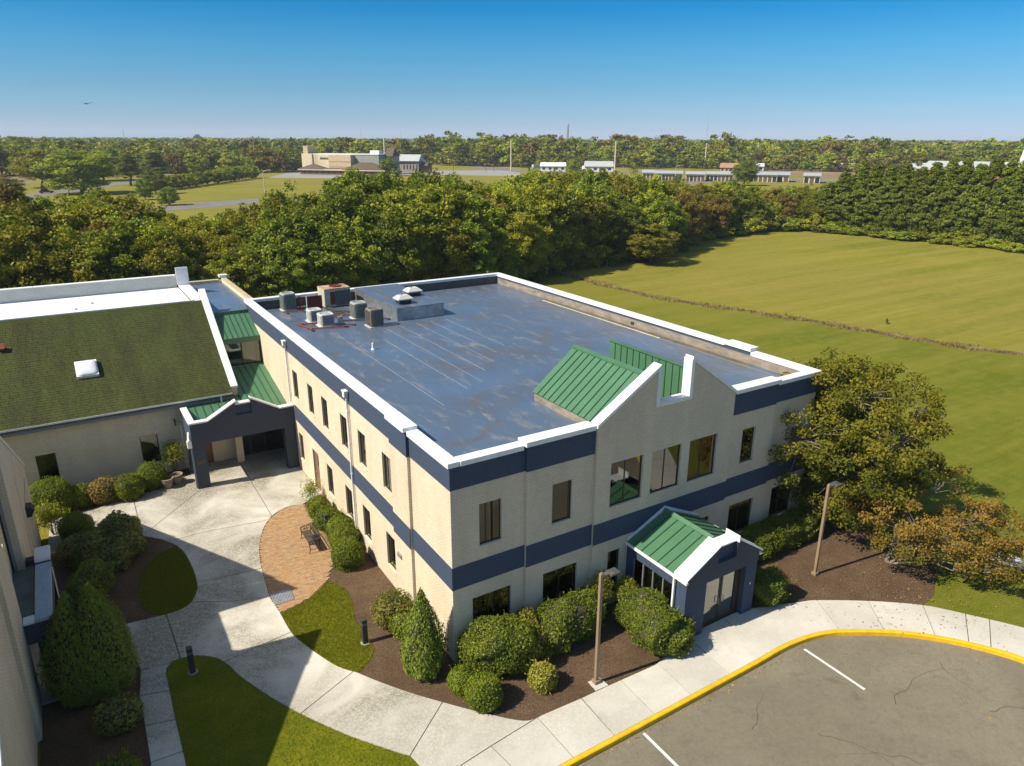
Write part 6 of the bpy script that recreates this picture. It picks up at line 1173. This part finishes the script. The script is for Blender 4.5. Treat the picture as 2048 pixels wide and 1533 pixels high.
shed('cream storage shed at the left end of the shed row', 1289, 1310, 372, 3); shed('long cream storage shed with brown roller doors', 1316, 1366, 366, 8); shed('cream storage shed behind the far street light', 1378, 1412, 362, 5); shed('long storage shed left of the lone round tree', 1420, 1468, 365, 7); shed('storage shed right of the lone round tree', 1508, 1556, 368, 6); shed('short storage shed near the crop field', 1563, 1583, 370, 2); shed('last storage shed at the right end of the shed row', 1618, 1645, 366, 3)
f = FB('brick_church', 'brick church with wide grey roof and white steeple at far right', 1965, 450); U = f.U; f.box('wall', rbrick, U(1880), U(2048), 2, 16, 0, 4); f.hip('roof', gmet, U(1878), U(2050), 0, 18, 4, 8.4, 4); f.box('gable_wing', rbrick, U(1882), U(1905), -3, 2, 0, 4.2); f.hip('wing_roof', gmet, U(1880), U(1930), -4, 10, 4.2, 7.6, 6); f.box('gable_wing', rbrick, U(1985), U(2000), -3, 2, 0, 3.4)
f.box('steeple_base', wmet, U(2019), U(2024.5), 4, 6, 0, 9.5); MB().add([f.P(U(2018.5), 4, 9.5), f.P(U(2025), 4, 9.5), f.P(U(2025), 6, 9.5), f.P(U(2018.5), 6, 9.5), f.P(U(2021.7), 5, 16)], [(0, 1, 4), (1, 2, 4), (2, 3, 4), (3, 0, 4), (3, 2, 1, 0)]).build('spire', wmet, f.t)
for uu in (1890, 1920, 1940, 1960, 1995, 2010, 2035): f.box('window', dkg, U(uu), U(uu+3), 1.93 if uu not in (1890, 1995) else -3.06, 1.98 if uu not in (1890, 1995) else -3.02, 1.2, 2.8)
f = FB('green_barn', 'corner of a green metal roof behind the shingle building at far left', -14, 72); MB().prism([f.P(-5, 0, 0), f.P(3.4, 0, 0), f.P(3.4, 0, 3.0), f.P(-2, 0, 5.4), f.P(-5, 0, 5.4)], f.y*8).build('wall', brick2, f.t)
for i in range(12): a = -5+i*.72; b = a+.7; za = lambda x: 5.5 if x < -2 else 5.5-(x+2)*.44; MB().prism([f.P(a, -.4, za(a)), f.P(b, -.4, za(b)), f.P(b, 8.4, za(b)), f.P(a, 8.4, za(a))], (0, 0, .08)).build('roof_panel', M('dark_green_roof', (.05, .075, .055), .6, .1, 2, 0) if i == 0 else bpy.data.materials['dark_green_roof'], f.t)
# ================================================================== poles, lights, sign, vehicles
woodp = M('weathered_pole', (.22, .17, .13), .9, .15, .3, 0); palep = M('pale_pole', (.55, .49, .41), .8, .1, .3, 0)
PR = []
for k, (uu, vb, vt) in enumerate(((512, 334, 272), (523, 330, 273), (771, 345, 276), (1022, 342, 280), (1229, 346, 283), (1409, 338, 287), (1512, 335, 287), (1603, 333, 288), (1684, 331, 290), (1759, 331, 293), (1823, 330, 293), (1886, 331, 293), (1943, 330, 294), (2006, 330, 295))):
    p = PZ(uu, vb); h_ = topz(uu, vt, p); t = T('utility_pole', 'tall utility pole, %s from the left on the skyline' % ordn(k+1), 'utility pole', p, 'utility poles across the far fields'); x = Vector((math.cos(YAW), -math.sin(YAW), 0)); MB().tube([p, p+Vector((0, 0, h_))], [.42, .34], 7).build('pole', palep if k > 1 else woodp, t); c = p+Vector((0, 0, h_-1.0)); MB().bar(c-x*1.2, c+x*1.2, .14, .14).build('crossarm', woodp, t)
    for s_ in (-1.1, 0, 1.1): q_ = c+x*s_; MB().tube([q_, q_+Vector((0, 0, .45))], .07, 5).build('insulator', palep, t)
    if k >= 3: PR.append(c+Vector((0, 0, .4)))
for k, (a, b) in enumerate(zip(PR[:-1], PR[1:])):
    m_ = (a+b)/2-Vector((0, 0, (b-a).length*.012)); tag(MB().tube([a, a.lerp(m_, .5)-Vector((0, 0, .3)), m_, m_.lerp(b, .5)-Vector((0, 0, .3)), b], .025, 4).build('power_line', blk), 'thin power line span, %s from the left between skyline poles' % ordn(k+1), 'power line', 'power lines between the far poles')
for k, (va, vb) in enumerate(((300, 312), (305, 318), (311, 327))):
    d0 = 260; a = PD(-120, d0); b = PD(770, 400); a.z = topz(-120, va, a); b.z = topz(770, 282+4*k, b); m_ = (a+b)/2-Vector((0, 0, 3.0)); tag(MB().tube([a, a.lerp(m_, .5)-Vector((0, 0, .8)), m_, m_.lerp(b, .5)-Vector((0, 0, .8)), b], .03, 4).build('power_line', blk), ('highest', 'middle', 'lowest')[k]+' of three long power lines across the left distance', 'power line', 'long power lines at left')
def street(label, uu, vb, vt, arm, name='street_light'):
    p = PZ(uu, vb); h_ = topz(uu, vt, p); t = T(name, label, 'street light', p, 'far street lights'); x = Vector((math.cos(YAW), -math.sin(YAW), 0))*arm; MB().tube([p, p+Vector((0, 0, h_*.95)), p+Vector((0, 0, h_))+x*.25, p+Vector((0, 0, h_+.3))+x], [.15, .12, .09, .06], 6).build('pole', palep, t); c = p+Vector((0, 0, h_+.3))+x; MB().bar(c, c+x.normalized()*.9, .3, .15).build('luminaire', gmet, t)
street('street light with a bent arm beside the curving road at left', 138, 387, 360, 2.2); street('street light on the far grass left of the beige church', 531, 395, 342, 1.8); street('street light on the far lawn before the storage sheds', 1350, 366, 332, 2.6); street('street light beside the winding road right of the church', 851, 322, 304, 2); street('second street light farther along the winding road', 887, 321, 307, 2)
for k, uu in enumerate((573, 584, 596, 687, 730, 907, 972, 988)):
    p = PZ(uu, 346 if uu < 700 else 345); t = T('car_park_light', 'dark thin car-park light, %s from the left before the church hall' % ordn(k+1), 'street light', p, 'lights of the church car park'); MB().tube([p, p+Vector((0, 0, 8.5))], .12, 6).build('pole', blk, t); MB().box((p.x-.6, p.y-.2, 8.5), (p.x+.6, p.y+.2, 8.7)).build('luminaire', blk, t)
p = PZ(400, 344); t = T('road_sign', 'green highway sign on two posts beside the far thicket', 'road sign', p); x = Vector((math.cos(YAW), -math.sin(YAW), 0)); MB().prism([p+x*-1.5+Vector((0, 0, 1.2)), p+x*1.6+Vector((0, 0, 1.2)), p+x*1.6+Vector((0, 0, 3.0)), p+x*-1.5+Vector((0, 0, 3.0))], (.05, .08, 0)).build('panel', M('sign_green', (.02, .30, .13), .5, .05, 1, 0), t)
for s_ in (-1, 1): MB().tube([p+x*s_, p+x*s_+Vector((0, 0, 1.3))], .06, 5).build('post', gmet, t)
t = T('lattice_tower', 'tall red and white lattice radio tower on the skyline', 'radio tower', PD(1135, 1500)); p = t.location.copy(); ht = topz(1135, 249, p)
for k in range(4):
    a = math.pi/4+k*math.pi/2; c = Vector((math.cos(a)*3, math.sin(a)*3, 0)); MB().tube([p+c, p+c*.25+Vector((0, 0, ht))], .35, 4).build('leg', M('tower_paint', (.25, .12, .12), .8, .1, .02, 0) if k == 0 else bpy.data.materials['tower_paint'], t)
for i in range(12):
    f0, f1 = i/12, (i+1)/12; c = lambda a, f_: Vector((math.cos(a)*3, math.sin(a)*3, 0))*(1-.75*f_)
    for k in range(4): a = math.pi/4+k*math.pi/2; MB().tube([p+c(a, f0)+Vector((0, 0, ht*f0)), p+c(a+math.pi/2, f1)+Vector((0, 0, ht*f1))], .2, 4).build('brace', bpy.data.materials['tower_paint'], t)
MB().lathe([(2, -3), (2.4, -2), (2.4, 0)], (p.x, p.y, ht), 8).build('antenna_head', gmet, t)
for k, (uu, vt, lb) in enumerate(((1411, 233, 'slender mast right of the lattice tower, tallest on the skyline'), (803, 262, 'slender mast above the church hall'), (724, 257, 'faint slender mast left of the one above the church hall'), (1225, 264, 'short slender mast between lattice tower and tallest mast'), (252, 258, 'slender mast far left on the skyline'), (1320, 258, 'mast with a bulky head above the wood'))):
    p = PD(uu, 1600); h_ = topz(uu, vt, p); t = T('radio_mast', lb, 'radio mast', p, 'radio masts on the skyline'); MB().tube([p, p+Vector((0, 0, h_))], [.5, .3], 5).build('mast', gmet, t)
    for fz in (.35, .65, .9): MB().tube([p+Vector((0, 0, h_*fz)), p+Vector((0, 0, h_*fz+1.5))], .8 if uu != 1320 else 1.6, 6).build('collar', gmet, t)
def car(label, uv, paint, rz, L=4.5, W=1.8, Hc=1.5, van=False, name='car'):
    p = PZ(*uv); t = T(name, label, 'truck' if van else 'car'); hb = .82 if not van else 1.0
    MB().prism([(-L/2, -W/2, .3), (L/2, -W/2, .3), (L/2, -W/2, hb-.12), (L*.3, -W/2, hb), (-L/2+.1, -W/2, hb)], (0, W, 0)).build('body', paint, t)
    cab = MB().prism([(-L*.40, -W/2+.1, hb), (L*.22, -W/2+.1, hb), (L*.08, -W/2+.2, Hc), (-L*.30, -W/2+.2, Hc)] if not van else [(-L*.48, -W/2, hb), (L*.15, -W/2, hb), (L*.15, -W/2, 2.7), (-L*.48, -W/2, 2.7)], (0, W-.2 if not van else W, 0)).build('cabin', dkg if not van else paint, t); box('roof', paint, t, (-L*.31, -W/2+.14, Hc), (L*.085, W/2-.18, Hc+.04)) if not van else box('windscreen', dkg, t, (L*.15, -W/2+.1, hb+.1), (L*.16, W/2-.1, 2.2))
    for sx in (-.32, .32):
        for sy in (-1, 1): c = (sx*L, sy*W/2); MB().tube([(c[0], c[1]-.1, .32), (c[0], c[1]+.1, .32)], .32, 12).build('wheel', blk, t)
    for sy in (-.6, .6): box('headlight', wmet, t, (L/2-.01, sy-.15, .55), (L/2+.02, sy+.15, .68))
    t.location = (p.x, p.y, .04); t.rotation_euler = (0, 0, rz)
red = M('red_car_paint', (.22, .015, .015), .3, .02, 1, 0, spec=.6); wcar = M('white_car_paint', (.7, .7, .7), .3, .02, 1, 0, spec=.6); gcar = M('dark_car_paint', (.05, .055, .06), .3, .02, 1, 0, spec=.6)
for lb, uv, pt, rz in (('red car driving on the curving road at far left', (93, 387), red, .1), ('white car parked before the church hall canopy', (702, 344), wcar, 0), ('dark car parked by the corner of the church hall', (618, 343), gcar, .2), ('red car on the highway left of the green sign', (388, 346), red, .1), ('white car parked at the right end of the church', (812, 333), wcar, .5), ('dark car among those at the right end of the church', (826, 334), gcar, .6), ('dark car on the winding road', (878, 321), gcar, .3), ('pale car near the right white house', (1160, 341), wcar, .1)): car(lb, uv, pt, rz)
car('small green box truck on the far lawn before the sheds', (1319, 358), M('pale_green_paint', (.30, .38, .33), .5, .05, 1, 0), .4, 5, 2, 2.7, True, 'box_truck'); car('white box truck beside the right white house', (1172, 341), wcar, .3, 6, 2.2, 2.7, True, 'box_truck'); car('silver tanker-like truck before the left white house', (1075, 338), gmet, 0, 8, 2.3, 2.7, True, 'box_truck')

# ================================================================== air
HZ = MB().box((-7100, -7100, -1.2), (7100, 7100, 74)).build('haze', bpy.data.materials.new('haze')); HZ['kind'] = 'stuff'; HZ['label'] = 'thin pale haze fading the far woods'; HZ['category'] = 'haze'
hm = HZ.data.materials[0]; hm.use_nodes = True; ht_ = hm.node_tree; ht_.nodes.clear(); ho = ht_.nodes.new('ShaderNodeOutputMaterial'); hv = ht_.nodes.new('ShaderNodeVolumePrincipled')
hv.inputs['Color'].default_value = (.80, .88, 1.0, 1); hv.inputs['Density'].default_value = .00014; hv.inputs['Anisotropy'].default_value = 0.0; ht_.links.new(hv.outputs[0], ho.inputs['Volume'])
